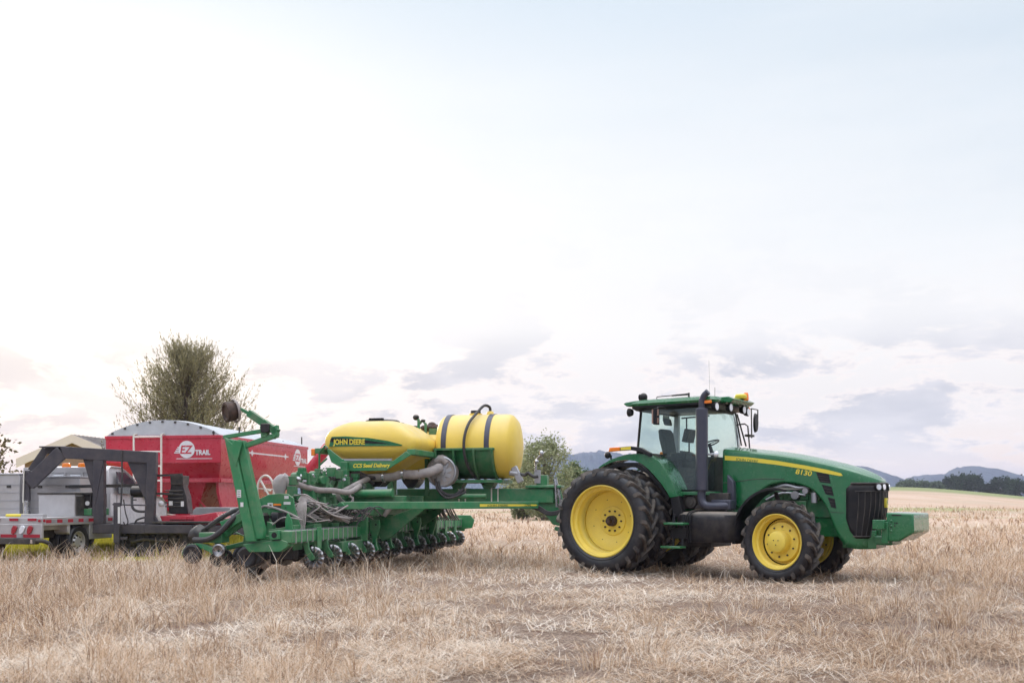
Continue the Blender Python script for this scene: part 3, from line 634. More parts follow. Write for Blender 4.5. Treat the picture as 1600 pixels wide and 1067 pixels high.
def front_wheel(y, s, steer):
    Ro, w, rim = .70, .37, .462
    e = hollow('front_wheel', (3.04, y, .60), trac, steer)
    ty = tyre_mesh(Ro, w, rim, 20, .042).build('tyre', 'rubber', e, sharp=50); lug_mesh(Ro, w, rim, 19, .042).build('tread', 'lug', ty, sharp=30)
    f = -.5*w*s*.75; m = B()
    m.lathe([(rim+.008, f), (rim+.008, f-.018*s), (rim-.008, f-.022*s), (rim-.02, f), (rim-.028, f+.05*s), (rim-.06, f+.065*s), (rim-.068, f+.10*s), (rim-.068, f+.20*s), (rim-.10, f+.235*s), (.34, f+.235*s), (.335, f+.16*s), (.32, f+.135*s), (.20, f+.12*s), (.195, f+.10*s), (.001, f+.10*s)], 56)
    m.lathe([(rim-.068, f+.20*s), (rim-.03, -f-.02*s), (rim+.008, -f), (rim+.008, -f+.02*s), (rim-.02, -f+.02*s), (rim-.085, f+.22*s)], 56, closed=True)
    m.build('rim', 'yellow', e, sharp=30)
    h = B(); h.lathe([(.001, f-.035*s), (.145, f-.035*s), (.17, f-.02*s), (.185, f+.02*s), (.19, f+.11*s), (.001, f+.11*s)], 40); h.build('hub', 'yellow', e, sharp=35)
    k = B(); bolts(k, .255, 10, f+.13*s, .016, .022, .2, s); bolts(k, .415, 8, f+.232*s, .014, .02, .1, s); bolts(k, .05, 3, f-.035*s, .010, .008, .5, s); k.each('wheel_bolt', 'dark', e)
    return e
front_wheel(-.80, 1, R(-11)); front_wheel(.80, -1, R(-11))

# chassis
c = B()
c.box(-.45, 1.2, -.28, .28, .62, 1.25); c.box(1.1, 3.95, -.24, .24, .68, 1.05); c.box(3.9, 4.45, -.30, .30, .50, .80)
c.tube([(0, -1.12, .915), (0, 1.12, .915)], .085, 14); c.cyl((0, -.52, .915), (0, -.28, .915), .20, .24); c.cyl((0, .52, .915), (0, .28, .915), .20, .24)
c.beam((3.03, -.66, .655), (3.03, .66, .655), .22, .20); c.box(2.75, 3.35, -.2, .2, .42, .75)
c.box(1.9, 2.6, -.43, -.24, .66, 1.14)
c.build('chassis', 'green', trac, bevel=.012)
c = B()   # steering knuckles, drive shafts and under-bonnet engine parts
for s in (-1, 1): c.cyl((3.03, s*.60, .40), (3.03, s*.60, .92), .075); c.cyl((3.03, s*.5, .655), (3.03, s*.74, .655), .15)
c.beam((2.85, -.55, .72), (2.85, .55, .72), .05, .05); c.box(1.15, 2.05, -.72, .72, 1.14, 1.42); c.box(1.0, 1.6, -.45, .45, .45, 1.1)
c.box(-1.05, -.40, -.22, .22, .40, .75); c.beam((-.5, 0, .45), (-1.22, 0, .45), .12, .06)
c.build('drivetrain', 'dark', trac, bevel=.01)
en = B(); en.box(2.1, 3.75, -.27, .27, 1.0, 1.72)
for k in range(6): en.box(2.3+k*.22, 2.44+k*.22, -.33, -.26, 1.3, 1.62)
en.box(2.75, 3.3, -.36, -.27, 1.12, 1.28)
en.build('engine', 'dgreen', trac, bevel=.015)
en = B(); en.tube([(2.7, -.33, 1.48), (2.95, -.37, 1.55), (3.2, -.36, 1.5), (3.5, -.34, 1.55)], .035, 8, 4); en.tube([(2.6, -.36, 1.3), (2.9, -.38, 1.42), (3.3, -.37, 1.38)], .022, 8, 4)
en.cyl((3.12, -.40, 1.38), (3.12, -.30, 1.38), .07); en.cyl((3.3, -.40, 1.45), (3.3, -.30, 1.45), .05); en.cyl((3.45, -.38, 1.25), (3.45, -.38, 1.42), .05)
en.each('engine_pipe', 'galv', trac)
# three point hitch at the rear
c = B()
for s in (-1, 1): c.beam((-.35, s*.38, .62), (-1.15, s*.42, .58), .06, .09); c.beam((-.3, s*.34, 1.25), (-.85, s*.38, 1.35), .07, .09); c.beam((-.85, s*.38, 1.35), (-.95, s*.41, .62), .04, .04)
c.beam((-.45, 0, 1.15), (-1.0, 0, 1.05), .05, .05); c.build('rear_hitch', 'dgreen', trac, bevel=.006)

# hood: one shell wrapped round the nose
W = .43
top = [(1.82, 2.215), (2.1, 2.185), (2.4, 2.15), (2.8, 2.10), (3.1, 2.05), (3.4, 1.985), (3.7, 1.915), (4.0, 1.835), (4.2, 1.775), (4.4, 1.70), (4.55, 1.635), (4.65, 1.60)]
def outline():
    pts = []
    xs = [1.82+i*(3.88-1.82)/30 for i in range(31)]
    pts = [(x, -W) for x in xs]
    X0, A = 3.88, .62
    for k in range(1, 16):
        t = k/16*math.pi/2; q = 2/2.9
        pts.append((X0+A*math.sin(t)**q, -W*math.cos(t)**q))
    pts.append((X0+A, 0)); pts += [(x, -y) for x, y in pts[:-1][::-1]]
    return pts
OL = outline()
low = [(1.82, 1.30), (1.86, 1.19), (1.97, 1.135), (2.25, 1.14), (2.38, 1.30), (2.52, 1.45), (2.68, 1.555), (2.9, 1.60), (3.12, 1.585), (3.3, 1.54), (3.45, 1.47), (3.58, 1.33), (3.67, 1.20), (3.75, 1.0), (3.83, .776), (3.90, .64), (3.99, .53), (4.2, .49), (4.7, .49)]
def ztop(x): return interp(top, x)
def hood():
    h = B(); rows = []
    NR = 12
    for (x, y) in OL:
        ze = ztop(x)-.075; zb = interp(low, x); r = []
        nose = sstep(3.9, 4.5, x)
        for j in range(NR+1):
            z = ze+(zb-ze)*j/NR
            dx = -nose*.10*sstep(1.3, .5, z)        # the nose leans back towards its foot
            r.append((x+dx, y*(1+.0*z), z))
        # rounded shoulder on top of the wall
        n_ = Vector((0, -1 if y < 0 else 1, 0)) if x < 3.88 else Vector(((x-3.9), y*1.3, 0)).normalized()
        s1 = (x-n_.x*.012, y-n_.y*.012, ze+.035); s2 = (x-n_.x*.045, y-n_.y*.045, ze+.062)
        rows.append([s2, s1]+r)
    m = len(rows[0]); n = len(rows)
    vs = [p for r in rows for p in r]; fs = []
    GR0, GR1 = 36, n-1-36
    hood.gr = (GR0, GR1)
    for i in range(n-1):
        for j in range(m-1): fs.append((i*m+j, (i+1)*m+j, (i+1)*m+j+1, i*m+j+1))
    h.add(vs, fs)
    # top surface, crowned
    half = n//2; tv = []; nt_ = 8
    for i in range(half+1):
        a = Vector(rows[i][0]); b = Vector(rows[n-1-i][0])
        for k in range(nt_+1):
            t = k/nt_; p = a.lerp(b, t); wdt = abs(a.y-b.y)/(2*W)
            p.z += .045*(1-(2*t-1)**2)*wdt+(.02*math.exp(-((t-.5)/.14)**2)*wdt); tv.append(tuple(p))
    tf = []
    for i in range(half):
        for k in range(nt_): a = i*(nt_+1)+k; tf.append((a, a+1, a+nt_+2, a+nt_+1))
    h.add(tv, tf)
    o = h.build('hood', 'green', trac, sharp=28)
    so_ = o.modifiers.new('solid', 'SOLIDIFY'); so_.thickness = .02; so_.offset = -1
    return o
hd = hood()
# grille: mesh panel wrapped round the nose, a few mm proud of the shell, with ribs
def wrap(zlo, zhi, i0, i1, off, rows=6):
    n = len(OL); out = []
    for i in range(i0, i1+1):
        x, y = OL[i]; a = OL[max(i-1, 0)]; b = OL[min(i+1, n-1)]; t = Vector((b[0]-a[0], b[1]-a[1], 0)).normalized(); nn = Vector((t.y, -t.x, 0))
        if nn.x < 0 and x > 4.3: nn = -nn
        if x <= 4.3 and nn.y*y < 0: nn = -nn
        r = []
        for j in range(rows+1):
            zl = zlo(i) if callable(zlo) else zlo; zh = zhi(i) if callable(zhi) else zhi
            z = zh+(zl-zh)*j/rows; nose = sstep(3.9, 4.5, x); dx = -nose*.10*sstep(1.3, .5, z)
            r.append((x+dx+nn.x*off, y+nn.y*off, z))
        out.append(r)
    return out
def strip(b, rows):
    m = len(rows[0]); b.add([p for r in rows for p in r], [(i*m+j, (i+1)*m+j, (i+1)*m+j+1, i*m+j+1) for i in range(len(rows)-1) for j in range(m-1)])
n = len(OL); g0 = 31; g1 = n-1-31
def edge(i): k = min(i-g0, g1-i); return k
g = B(); strip(g, wrap(lambda i: .665+.30*max(0, (3-edge(i)))/3*.6+(.15 if edge(i) < 1 else 0), lambda i: min(1.575, ztop(OL[i][0])-.085)-(.09 if edge(i) < 1 else (.02 if edge(i) < 2 else 0)), g0, g1, .012, 8))
gr = g.build('grille', 'black', trac, sharp=60); md = gr.modifiers.new('solid', 'SOLIDIFY'); md.thickness = .012
g = B()
for i in range(g0+3, g1-2, 2):
    for q in (0,): 
        r = wrap(.70, 1.44, i, i, .022, 6)[0]
        g.tube(r, .008, 4)
for z in (1.44, .70): g.tube([r[0] for r in wrap(z-.01, z, g0+2, g1-2, .022, 1)], .012, 6)
g.tube([r[0] for r in wrap(1.56, 1.57, g0+1, g1-1, .018, 1)], .016, 6)
g.build('grille_bars', 'dark', gr)
# four round headlights in a black band
g = B()
for i in (n//2-5, n//2-2, n//2+2, n//2+5):
    p = Vector(wrap(1.50, 1.51, i, i, .02, 1)[0][0]); q = Vector(wrap(1.50, 1.51, i, i, .055, 1)[0][0]); 
    hl = B(); hl.cyl(p, q, .052, .046, 20); o = hl.build('headlight', 'clear', trac, sharp=40)
    rg_ = B(); rg_.cyl(p, p.lerp(q, .7), .062, .062, 20); rg_.build('bezel', 'black', o)
# badge: small rounded shield with a leaping shape
bd = B(); xx = wrap(1.25, 1.26, n//2, n//2, .0, 1)[0][0][0]; bd.prism([(-.035, 1.17), (.035, 1.17), (.045, 1.20), (.045, 1.30), (.03, 1.33), (-.03, 1.33), (-.045, 1.30), (-.045, 1.20)], xx+.01, xx+.045, 'x'); bo = bd.build('badge', 'ydecal', trac)
bd = B(); bd.prism([(-.022, 1.21), (-.010, 1.25), (.012, 1.255), (.03, 1.22), (.026, 1.26), (.016, 1.28), (.024, 1.305), (.004, 1.29), (-.018, 1.28), (-.03, 1.24)], xx+.044, xx+.048, 'x'); bd.build('emblem', 'green', bo)
# side decals, vents and seams (both sides)
for s in (-1, 1):
    y0, y1 = s*(W+.0005), s*(W+.004)
    st = B(); up_ = [(1.86, 2.085), (2.3, 2.045), (2.8, 1.975), (3.3, 1.885), (3.7, 1.80), (3.92, 1.74), (3.945, 1.70)]; lo_ = [(3.90, 1.695), (3.7, 1.735), (3.3, 1.82), (2.8, 1.905), (2.3, 1.97), (1.86, 2.005)]
    st.prism(up_+lo_, y0, y1); st.build('stripe', 'ydecal', hd, smooth=False)
    v = B()
    for q in ([(3.50, 1.765), (3.715, 1.728), (3.745, 1.575), (3.565, 1.60)], [(3.60, 1.555), (3.76, 1.52), (3.80, 1.365), (3.665, 1.395)], [(3.70, 1.345), (3.815, 1.315), (3.84, 1.16), (3.755, 1.18)]):
        v.prism(q, y0, s*(W+.006))
    v.each('side_vent', 'black', hd, smooth=False); vo = hd
    v = B()
    for (xa, xb, za) in ((3.53, 3.72, 1.70), (3.55, 3.73, 1.66), (3.56, 3.73, 1.62), (3.63, 3.77, 1.49), (3.64, 3.78, 1.44), (3.73, 3.82, 1.28), (3.74, 3.82, 1.23)): v.beam((xa, s*(W+.008), za), (xb, s*(W+.008), za-.02), .008, .008)
    v.each('louvre', 'dark', vo)
    v = B(); v.tube([(1.85, s*(W+.001), 1.60), (2.1, s*(W+.001), 1.625), (2.5, s*(W+.001), 1.665), (2.95, s*(W+.001), 1.655)], .006, 5, 4); v.tube([(3.74, s*(W+.001), 1.10), (3.97, s*(W+.001), 1.085)], .005, 4); v.each('panel_seam', 'dark', hd)
text('lettering', '8130', .118, TM(3.14, -W-.004, 1.745, R(-9)), 'ydecal', hd, sx=1.2, shear=.1, bold=.002)
text('lettering', 'JOHN DEERE', .072, TM(2.07, -W-.005, 1.992, R(-7.5)), 'green', hd, sx=1.0)

# weight bracket at the nose
w_ = B()
w_.prism([(4.66, 1.10), (5.08, 1.085), (5.09, .78), (4.86, .635), (4.66, .63)], -.50, .50)
w_.box(4.36, 4.70, -.30, .30, .56, .72)
wo = w_.build('front_weight_bracket', 'green', trac, bevel=.03, seg=3)
w_ = B(); w_.box(4.48, 4.665, -.62, -.44, .83, .98); w_.box(4.60, 4.70, -.53, -.49, .60, .95); w_.box(4.3, 4.5, -.2, .2, .6, .9)
for z in (.80, .88, .96): w_.cyl((4.745, -.515, z), (4.745, -.495, z), .022)
w_.build('bracket_pin_block', 'green', wo, bevel=.008)
w_ = B(); w_.box(4.75, 4.90, -.503, -.499, 1.045, 1.065)
for x, z in ((4.74, .90), (4.74, .86), (4.80, .93), (4.83, .93), (4.80, .885)): w_.cyl((x, -.504, z), (x, -.498, z), .013)
w_.each('bracket_slot', 'black', wo)

# fenders
def arc_sheet(pts, y0, y1, th):
    b = B(); n = len(pts); rings = []
    for i, (x, z) in enumerate(pts):
        a = Vector(pts[max(i-1, 0)]); c_ = Vector(pts[min(i+1, n-1)]); t = (c_-a).normalized(); nn = Vector((t.y, -t.x))
        rings.append([(x, y0, z), (x, y1, z), (x+nn.x*th, y1, z+nn.y*th), (x+nn.x*th, y0, z+nn.y*th)])
    return b.loft(rings)
fo = [(-.42, 1.90), (-.30, 1.975), (-.15, 2.045), (0, 2.09), (.18, 2.13), (.35, 2.14), (.52, 2.13), (.67, 2.095), (.84, 2.0), (.98, 1.83), (1.09, 1.64), (1.17, 1.47), (1.22, 1.36)]
fi = [(-.40, 1.885), (-.15, 1.985), (0, 2.02), (.18, 2.03), (.35, 2.01), (.5, 1.95), (.62, 1.865), (.75, 1.74), (.88, 1.60), (1.0, 1.44), (1.06, 1.34)]
for s in (-1, 1):
    b = arc_sheet(fo, s*.953, s*.48, .03); b.prism(fo+fi[::-1], s*.955, s*1.0)
    fb = b.build('fender', 'green', trac, bevel=.006)
    b = B(); b.prism([(1.22, 1.37), (1.05, 1.37), (1.13, 1.02), (1.28, .95), (1.33, 1.0)], s*.98, s*.85); b.prism([(-.38, 1.86), (0, 1.985), (.35, 1.98), (.6, 1.84), (.86, 1.58), (1.04, 1.33), (1.0, 1.30), (.83, 1.52), (.58, 1.77), (.33, 1.90), (0, 1.91), (-.36, 1.80)], s*.50, s*.953)
    b.build('fender_liner', 'black', fb, bevel=.005)
    # lamp arm
    b = B(); b.prism([(.08, 2.20), (.30, 2.205), (.52, 2.16), (.70, 2.07), (.70, 2.14), (.5, 2.245), (.30, 2.275), (.08, 2.265)], s*.96, s*1.06); la = b.build('lamp_arm', 'black', fb, bevel=.006)
    b = B(); b.prism([(-.17, 2.185), (.08, 2.20), (.08, 2.268), (-.15, 2.262)], s*.95, s*1.05); b.build('turn_light', 'amber', la, bevel=.01)
    b = B(); b.prism([(.10, 2.208), (.31, 2.21), (.31, 2.268), (.10, 2.258)], s*1.061, s*1.066); b.build('reflector', 'ydecal', la)
    b = B(); b.ball((-.24, s*.95, 2.13), .065, .055, .065); b.cyl((-.2, s*.9, 2.05), (-.2, s*.9, 2.13), .015); b.build('work_light', 'black', fb)
# front mudguards
ff = []
for k in range(15):
    t = R(188-k*8.2); ff.append((3.03+.82*math.cos(t)-.01, .655+.85*math.sin(t)))
for s in (-1, 1):
    e = hollow('front_fender', (3.03, s*.80, 0), trac, R(-11)); b = B()
    pts = [(x-3.03, z) for x, z in ff]; b2 = arc_sheet(pts, -.21, .21, .02)
    b2.prism(pts+[(x*.945, .655+(z-.655)*.945) for x, z in pts[::-1]], s*.20, s*.225)
    sh = b2.build('mudguard', 'black', e, bevel=.004); b = B(); b.beam((-.1, 0, 1.42), (-.1, -s*.25, 1.05), .05, .05); b.build('mudguard_bracket', 'dark', e)

# cab
cab = hollow('cab', (0, 0, 0), trac)
Y = .75
side_out = [(.25, 2.16), (.33, 2.985), (1.55, 2.965), (1.66, 2.20), (1.63, 1.44), (1.08, 1.45), (.86, 1.86), (.66, 2.10)]
side_in = [(.275, 2.19), (.355, 2.955), (1.52, 2.935), (1.62, 2.205), (1.59, 1.475), (1.11, 1.485), (.90, 1.885), (.69, 2.135)]
fr = B()
for s in (-1, 1):
    for k in range(len(side_out)):
        a, b_ = k, (k+1) % len(side_out)
        fr.prism([side_out[a], side_out[b_], side_in[b_], side_in[a]], s*Y, s*(Y-.05))
fr.box(.25, .31, -Y, Y, 2.10, 2.17); fr.box(1.62, 1.66, -Y, Y, 1.42, 1.47); fr.box(.3, .36, -Y, Y, 2.92, 2.985); fr.box(1.50, 1.56, -Y, Y, 2.90, 2.965)
fr.build('cab_frame', 'black', cab, bevel=.006)
fr = B()     # grey-green far inner posts and lining that show through the glass
for s in (1,): fr.prism([(.28, 2.1), (.42, 2.1), (.43, 2.94), (.34, 2.94)], s*(Y-.06), s*(Y-.14))
fr.each('door_post', 'galv', cab, bevel=.006)
for s in (-1, 1):
    b = B(); b.prism(side_in, s*(Y-.02), s*(Y-.026)); b.build('side_window', 'glass', cab, smooth=False)
rows = []
for k in range(9):
    t = k/8; y = -Y+.03+(2*Y-.06)*t; bul = .16*(1-(2*t-1)**4); rows.append([(1.60+bul, y, 1.46), (1.62+bul, y, 2.20), (1.60+bul, y, 2.5), (1.56+bul, y, 2.75), (1.50+bul, y, 2.94)])
b = B(); strip(b, rows); b.build('windscreen', 'glass', cab)
b = B(); strip(b, [[(.27, y, 2.17), (.35, y, 2.93)] for y in (-Y+.05, Y-.05)]); b.build('rear_window', 'glass', cab)
b = B(); b.beam((1.81, .42, 2.3), (1.72, .36, 2.90), .02, .03); b.beam((1.80, .66, 2.3), (1.68, .52, 2.9), .025, .02); b.each('wiper', 'black', cab)
# roof
def rr_ring(x0, x1, y, z, r=.16, n=5):
    q = []
    for cx_, cy_, a0 in ((x1-r, y-r, 0), (x0+r, y-r, 90), (x0+r, -y+r, 180), (x1-r, -y+r, 270)):
        for k in range(n+1): t = R(a0+90*k/n); q.append((cx_+r*math.cos(t), cy_+r*math.sin(t), z))
    return q
b = B(); b.loft([rr_ring(.12, 1.82, .84, 3.02), rr_ring(.10, 1.85, .86, 3.06), rr_ring(.14, 1.82, .83, 3.115), rr_ring(.30, 1.7, .68, 3.15), rr_ring(.6, 1.45, .4, 3.165)]); rf = b.build('roof', 'green', cab, sharp=40)
b = B(); b.loft([rr_ring(.22, 1.66, .77, 2.94, .1), rr_ring(.14, 1.80, .83, 2.99, .14), rr_ring(.14, 1.80, .83, 3.019, .14)]); b.build('headliner', 'black', rf, sharp=40)
b = B(); b.prism([(.10, 3.02), (.02, 3.075), (.08, 3.10), (.3, 3.12), (.3, 3.03)], -.84, .84); b.prism([(1.70, 3.04), (1.98, 3.02), (2.05, 3.08), (1.95, 3.13), (1.72, 3.13)], -.48, .48); b.build('roof_visor', 'green', rf, bevel=.015)
for x, y, z, dx in ((1.78, -.70, 2.94, 1), (1.86, -.28, 2.95, 1), (1.86, .32, 2.95, 1), (1.78, .70, 2.94, 1), (.12, -.72, 2.92, -1), (.12, .72, 2.92, -1)):
    b = B(); b.lathe([(.001, x-.05*dx), (.06, x-.03*dx), (.078, x+.02*dx), (.078, x+.045*dx), (.07, x+.05*dx)], 20, c=(0, y, z), axis='x'); o = b.build('work_light', 'black', rf)
    b = B(); b.cyl((x+.045*dx, y, z), (x+.055*dx, y, z), .066, n=20); b.build('lens', 'clear', o)
b = B(); b.box(1.64, 1.80, -.88, -.84, 2.985, 3.04); b.build('marker_light', 'amber', rf, bevel=.01)
b = B(); b.box(1.72, 1.80, .80, .85, 2.985, 3.04); b.build('marker_light', 'amber', rf, bevel=.01)
b = B(); b.ball((.32, -.6, 3.20), .075, .075, .08); b.cyl((.32, -.6, 3.1), (.32, -.6, 3.2), .03); b.cyl((.25, -.6, 3.20), (.243, -.6, 3.20), .06); b.build('rear_work_light', 'black', rf)
b = B(); b.tube([(.58, -.6, 3.12), (.60, -.6, 3.19), (.80, -.6, 3.195), (1.25, -.6, 3.20)], .009, 6); b.cyl((.90, -.6, 3.195), (1.22, -.6, 3.20), .014, .019); b.cyl((1.24, -.6, 3.13), (1.24, -.6, 3.225), .018); b.build('roof_antenna_bar', 'dark', rf)
b = B(); b.lathe([(.001, 3.22), (.08, 3.215), (.11, 3.195), (.115, 3.155), (.10, 3.13)], 24, c=(1.93, .10, 0), axis='z'); b.build('receiver_dome', 'ydecal', rf)
b = B(); b.lathe([(.001, 3.265), (.03, 3.26), (.045, 3.23), (.05, 3.16), (.05, 3.12)], 18, c=(1.95, .30, 0), axis='z'); b.build('beacon', 'amber', rf)
b = B(); b.tube([(1.7, -.5, 3.12), (1.7, -.5, 3.30)], .004, 5); b.tube([(1.42, -.1, 3.1), (1.40, -.1, 3.85)], .0022, 5); b.each('antenna', 'dark', rf)
# mirrors
b = B(); b.tube([(.9, -.80, 2.93), (.85, -1.05, 2.95), (.82, -1.08, 2.75)], .012, 6, 4); b.beam((.84, -1.08, 2.93), (.84, -1.08, 2.64), .13, .06, up=(1, 0, 0)); o = b.build('side_mirror', 'black', cab, bevel=.02)
b = B(); b.box(.775, .80, -1.135, -1.025, 2.66, 2.91); b.box(.79, .90, -1.113, -1.11, 2.665, 2.76); b.box(.79, .90, -1.113, -1.11, 2.80, 2.91); b.build('mirror_glass', 'tan', o)
b = B(); b.tube([(1.60, .78, 2.72), (1.66, .92, 2.74), (1.70, .98, 2.70), (1.74, 1.0, 2.15)], .015, 6); b.box(1.66, 1.76, .92, 1.16, 2.50, 2.54); b.tube([(1.72, 1.10, 3.04), (1.72, 1.42, 3.04), (1.72, 1.42, 2.76)], .013, 6); b.tube([(1.7, .80, 3.0), (1.72, 1.10, 3.04), (1.72, 1.12, 2.48)], .013, 6)
o = b.build('side_mirror', 'dark', cab)
b = B(); b.loft([[(1.68+.03, 1.30+.09*math.cos(t)*1, 2.78+.19*math.sin(t)) for t in [2*math.pi*k/16 for k in range(16)]], [(1.68+.07, 1.30+.08*math.cos(t)*1, 2.78+.17*math.sin(t)) for t in [2*math.pi*k/16 for k in range(16)]]]); b.build('mirror_glass', 'black', o)
# cab lower body, sill, interior
b = B(); b.box(.35, .95, -.46, .46, 1.25, 2.08); b.box(1.0, 1.66, -.71, .71, 1.421, 1.445); b.prism([(.62, 2.08), (.9, 1.86), (1.08, 1.50), (.60, 1.50)], -.70, -.46); b.prism([(.62, 2.08), (.9, 1.86), (1.08, 1.50), (.60, 1.50)], .46, .70); b.box(1.42, 1.60, -.30, .30, 1.45, 2.08)
b.build('cab_floor', 'black', cab, bevel=.01)
b = B(); b.prism([(1.06, -.80), (1.60, -.80), (1.72, -.70), (1.80, -.48), (1.76, -.42), (1.60, -.70), (1.06, -.72)], 1.385, 1.447, 'z'); b.prism([(1.06, .80), (1.60, .80), (1.72, .70), (1.80, .48), (1.76, .42), (1.60, .70), (1.06, .72)], 1.385, 1.447, 'z'); b.each('sill', 'green', cab, bevel=.008)
b = B(); b.lathe([(.001, -.76), (.10, -.76), (.115, -.74), (.115, -.72)], 24, c=(1.35, 0, 1.26)); b.cyl((1.35, -.775, 1.26), (1.35, -.76, 1.26), .06); b.build('air_duct_cover', 'dark', cab)
seat = hollow('seat', (.76, 0, 0), cab)
b = B(); b.loft([rr_ring(-.25, .27, .27, 1.90, .1), rr_ring(-.27, .29, .29, 1.97, .1), rr_ring(-.25, .27, .27, 2.03, .1)]); b.build('seat_cushion', 'seat', seat)
b = B(); b.prism([(-.22, 2.0), (-.12, 2.0), (-.22, 2.56), (-.28, 2.64), (-.36, 2.62), (-.34, 2.45)], -.20, .20); b.prism([(-.27, 2.70), (-.2, 2.70), (-.24, 2.84), (-.31, 2.84)], -.13, .13); b.build('seat_back', 'seat', seat, bevel=.04, seg=3)
b = B()
for k in range(6): b.loft([rr_ring(-.16-.01*(k % 2), .18+.01*(k % 2), .18+.015*(k % 2), 1.46+k*.07, .08), rr_ring(-.2+.02*(k % 2), .2, .2, 1.50+k*.07, .08)])
b.build('seat_suspension', 'dark', seat)
b = B(); b.box(-.1, .35, -.40, -.30, 2.02, 2.12); b.box(-.1, .35, .30, .40, 2.02, 2.12); b.each('armrest', 'black', seat, bevel=.02)
b = B(); pts = [(1.36+.19*math.cos(t)*.9, .19*math.sin(t), 2.33+.19*math.cos(t)*.35) for t in [2*math.pi*k/24 for k in range(25)]]; b.tube(pts, .014, 6); b.tube([(1.50, 0, 1.9), (1.36, 0, 2.33)], [.05, .03], 8); b.beam((1.36-.17, 0, 2.27), (1.53, 0, 2.39), .03, .012); b.build('steering_wheel', 'black', cab)
b = B(); b.prism([(1.02, 2.36), (1.12, 2.34), (1.18, 2.58), (1.08, 2.60)], -.46, -.14); b.beam((1.1, -.3, 2.1), (1.1, -.3, 2.36), .03, .03); b.box(.85, 1.15, -.55, -.3, 2.02, 2.16); b.build('monitor', 'black', cab, bevel=.015)
b = B(); b.tube([(1.05, -.3, 2.80), (1.05, -.3, 2.5)], .015, 6); b.tube([(.95, -.3, 2.80), (1.5, -.3, 2.82)], .015, 6); b.build('grab_rail', 'black', cab)
b = B(); b.ball((1.86, -.80, 2.10), .05, .05, .06); b.cyl((1.66, -.76, 2.10), (1.84, -.80, 2.10), .02); b.build('amber_side_lamp', 'clear', cab)
# exhaust
b = B(); b.cyl((1.62, -.87, 1.46), (1.62, -.87, 2.90), .107, n=32); b.cyl((1.62, -.87, 2.90), (1.62, -.87, 2.915), .10, .08, 32)
ex = b.build('exhaust_stack', 'exhaust', trac, bevel=.012)
b = B(); b.tube([(1.62, -.87, 2.88), (1.62, -.87, 3.02), (1.66, -.87, 3.12), (1.74, -.87, 3.19)], .056, 18, 5); b.build('outlet_pipe', 'exhaust', ex)
b = B(); b.cyl((1.665, -.87, 3.125), (1.743, -.87, 3.193), .05, .051, 16)
b2 = B(); b2.tube([(1.62, -.87, 1.48), (1.62, -.87, 1.30), (1.70, -.86, 1.20), (1.90, -.80, 1.19), (2.08, -.70, 1.20)], .072, 18, 5); b2.box(1.75, 2.12, -.78, -.52, 1.13, 1.30); b2.prism([(1.98, 1.2), (2.12, 1.2), (2.10, 1.62), (1.98, 1.75)], -.62, -.50); b2.build('inlet_pipe', 'exhaust', ex, bevel=.02)
# fuel tank and steps
def tank_ring(z, k):
    q = []
    for (x, y) in ((1.12, -.45), (1.12, -.80), (1.20, -.98), (1.42, -1.06), (1.85, -1.08), (2.12, -1.02), (2.26, -.86), (2.30, -.60), (2.28, -.45)): cx_, cy_ = 1.7, -.7; q.append((cx_+(x-cx_)*k, cy_+(y-cy_)*k, z))
    return q
b = B(); b.loft([tank_ring(.56, .90), tank_ring(.60, .97), tank_ring(.95, 1.0), tank_ring(1.04, .97), tank_ring(1.08, .88), tank_ring(1.095, .6)]); b.build('fuel_tank', 'tankblack', trac, bevel=.012, sharp=50)
b = B(); b.tube([(1.45, -1.08, .55), (1.45, -1.10, 1.0), (1.5, -1.0, 1.10), (1.58, -.6, 1.13)], .014, 6, 4); b.tube([(1.50, -1.08, .55), (1.50, -1.10, 1.0), (1.55, -1.0, 1.10), (1.64, -.6, 1.13)], .014, 6, 4); b.each('tank_strap', 'black', trac)
for x0, x1, z in ((1.12, 1.50, .885), (1.06, 1.44, .475)):
    b = B(); b.box(x0, x1, -1.36, -1.12, z-.022, z+.022); b.build('step', 'green', trac, bevel=.012)
b = B()
for x in (1.20, 1.38): b.beam((x, -1.14, .46), (x, -1.10, 1.05), .05, .02)
b.box(1.15, 1.45, -1.14, -1.05, .62, .80); b.build('step_hanger', 'black', trac, bevel=.005)

# ------------------------------------------------------------------ planter
PF = Frame((-2.38, 20.15), 12.8)
pl = empty('planter', (PF.O[0], PF.O[1], 0), -PF.a, 'green twelve row planter with yellow seed hoppers hitched behind the tractor', 'planter')
P3 = PF.p3
def pplate(b, pts, y, th=.03): return b.prism(PF.poly(pts, y), y-th/2, y+th/2)
# toolbar in three sections
tb = B(); tb.box(-.09, .09, -4.95, -2.05, .635, .82); tb.box(-.10, .10, -2.0, 2.0, .66, .90); tb.box(-.09, .09, 2.05, 4.85, .65, .835)
tb.prism([(-.12, .52), (.12, .52), (.16, .72), (.12, .90), (-.12, .90)], 4.85, 4.89); tb.prism([(-.35, .50), (.34, .60), (.40, .80), (.3, .92), (-.3, .92)], 4.75, 4.80)
for y in (-2.03, 2.03): tb.prism([(-.2, .55), (.2, .55), (.22, .98), (.05, 1.1), (-.2, 1.0)], y-.03, y+.03)
tbo = tb.build('toolbar', 'pgreen', pl, bevel=.012)
cl = B()
for i in range(46):
    y = -4.8+i*.21
    if abs(abs(y)-2.03) < .1: continue
    z0, z1 = (.625, .83) if abs(y) > 2 else (.65, .91)
    cl.box(-.098 if abs(y) > 2 else -.108, .098 if abs(y) > 2 else .108, y-.012, y+.012, z0, z1+.004)
cl.each('clamp', 'galv', tbo)
cl = B()
for y in (-3.95, 2.6, 3.3, 4.1): cl.box(.1, .115, y-.08, y+.08, .50, .86)
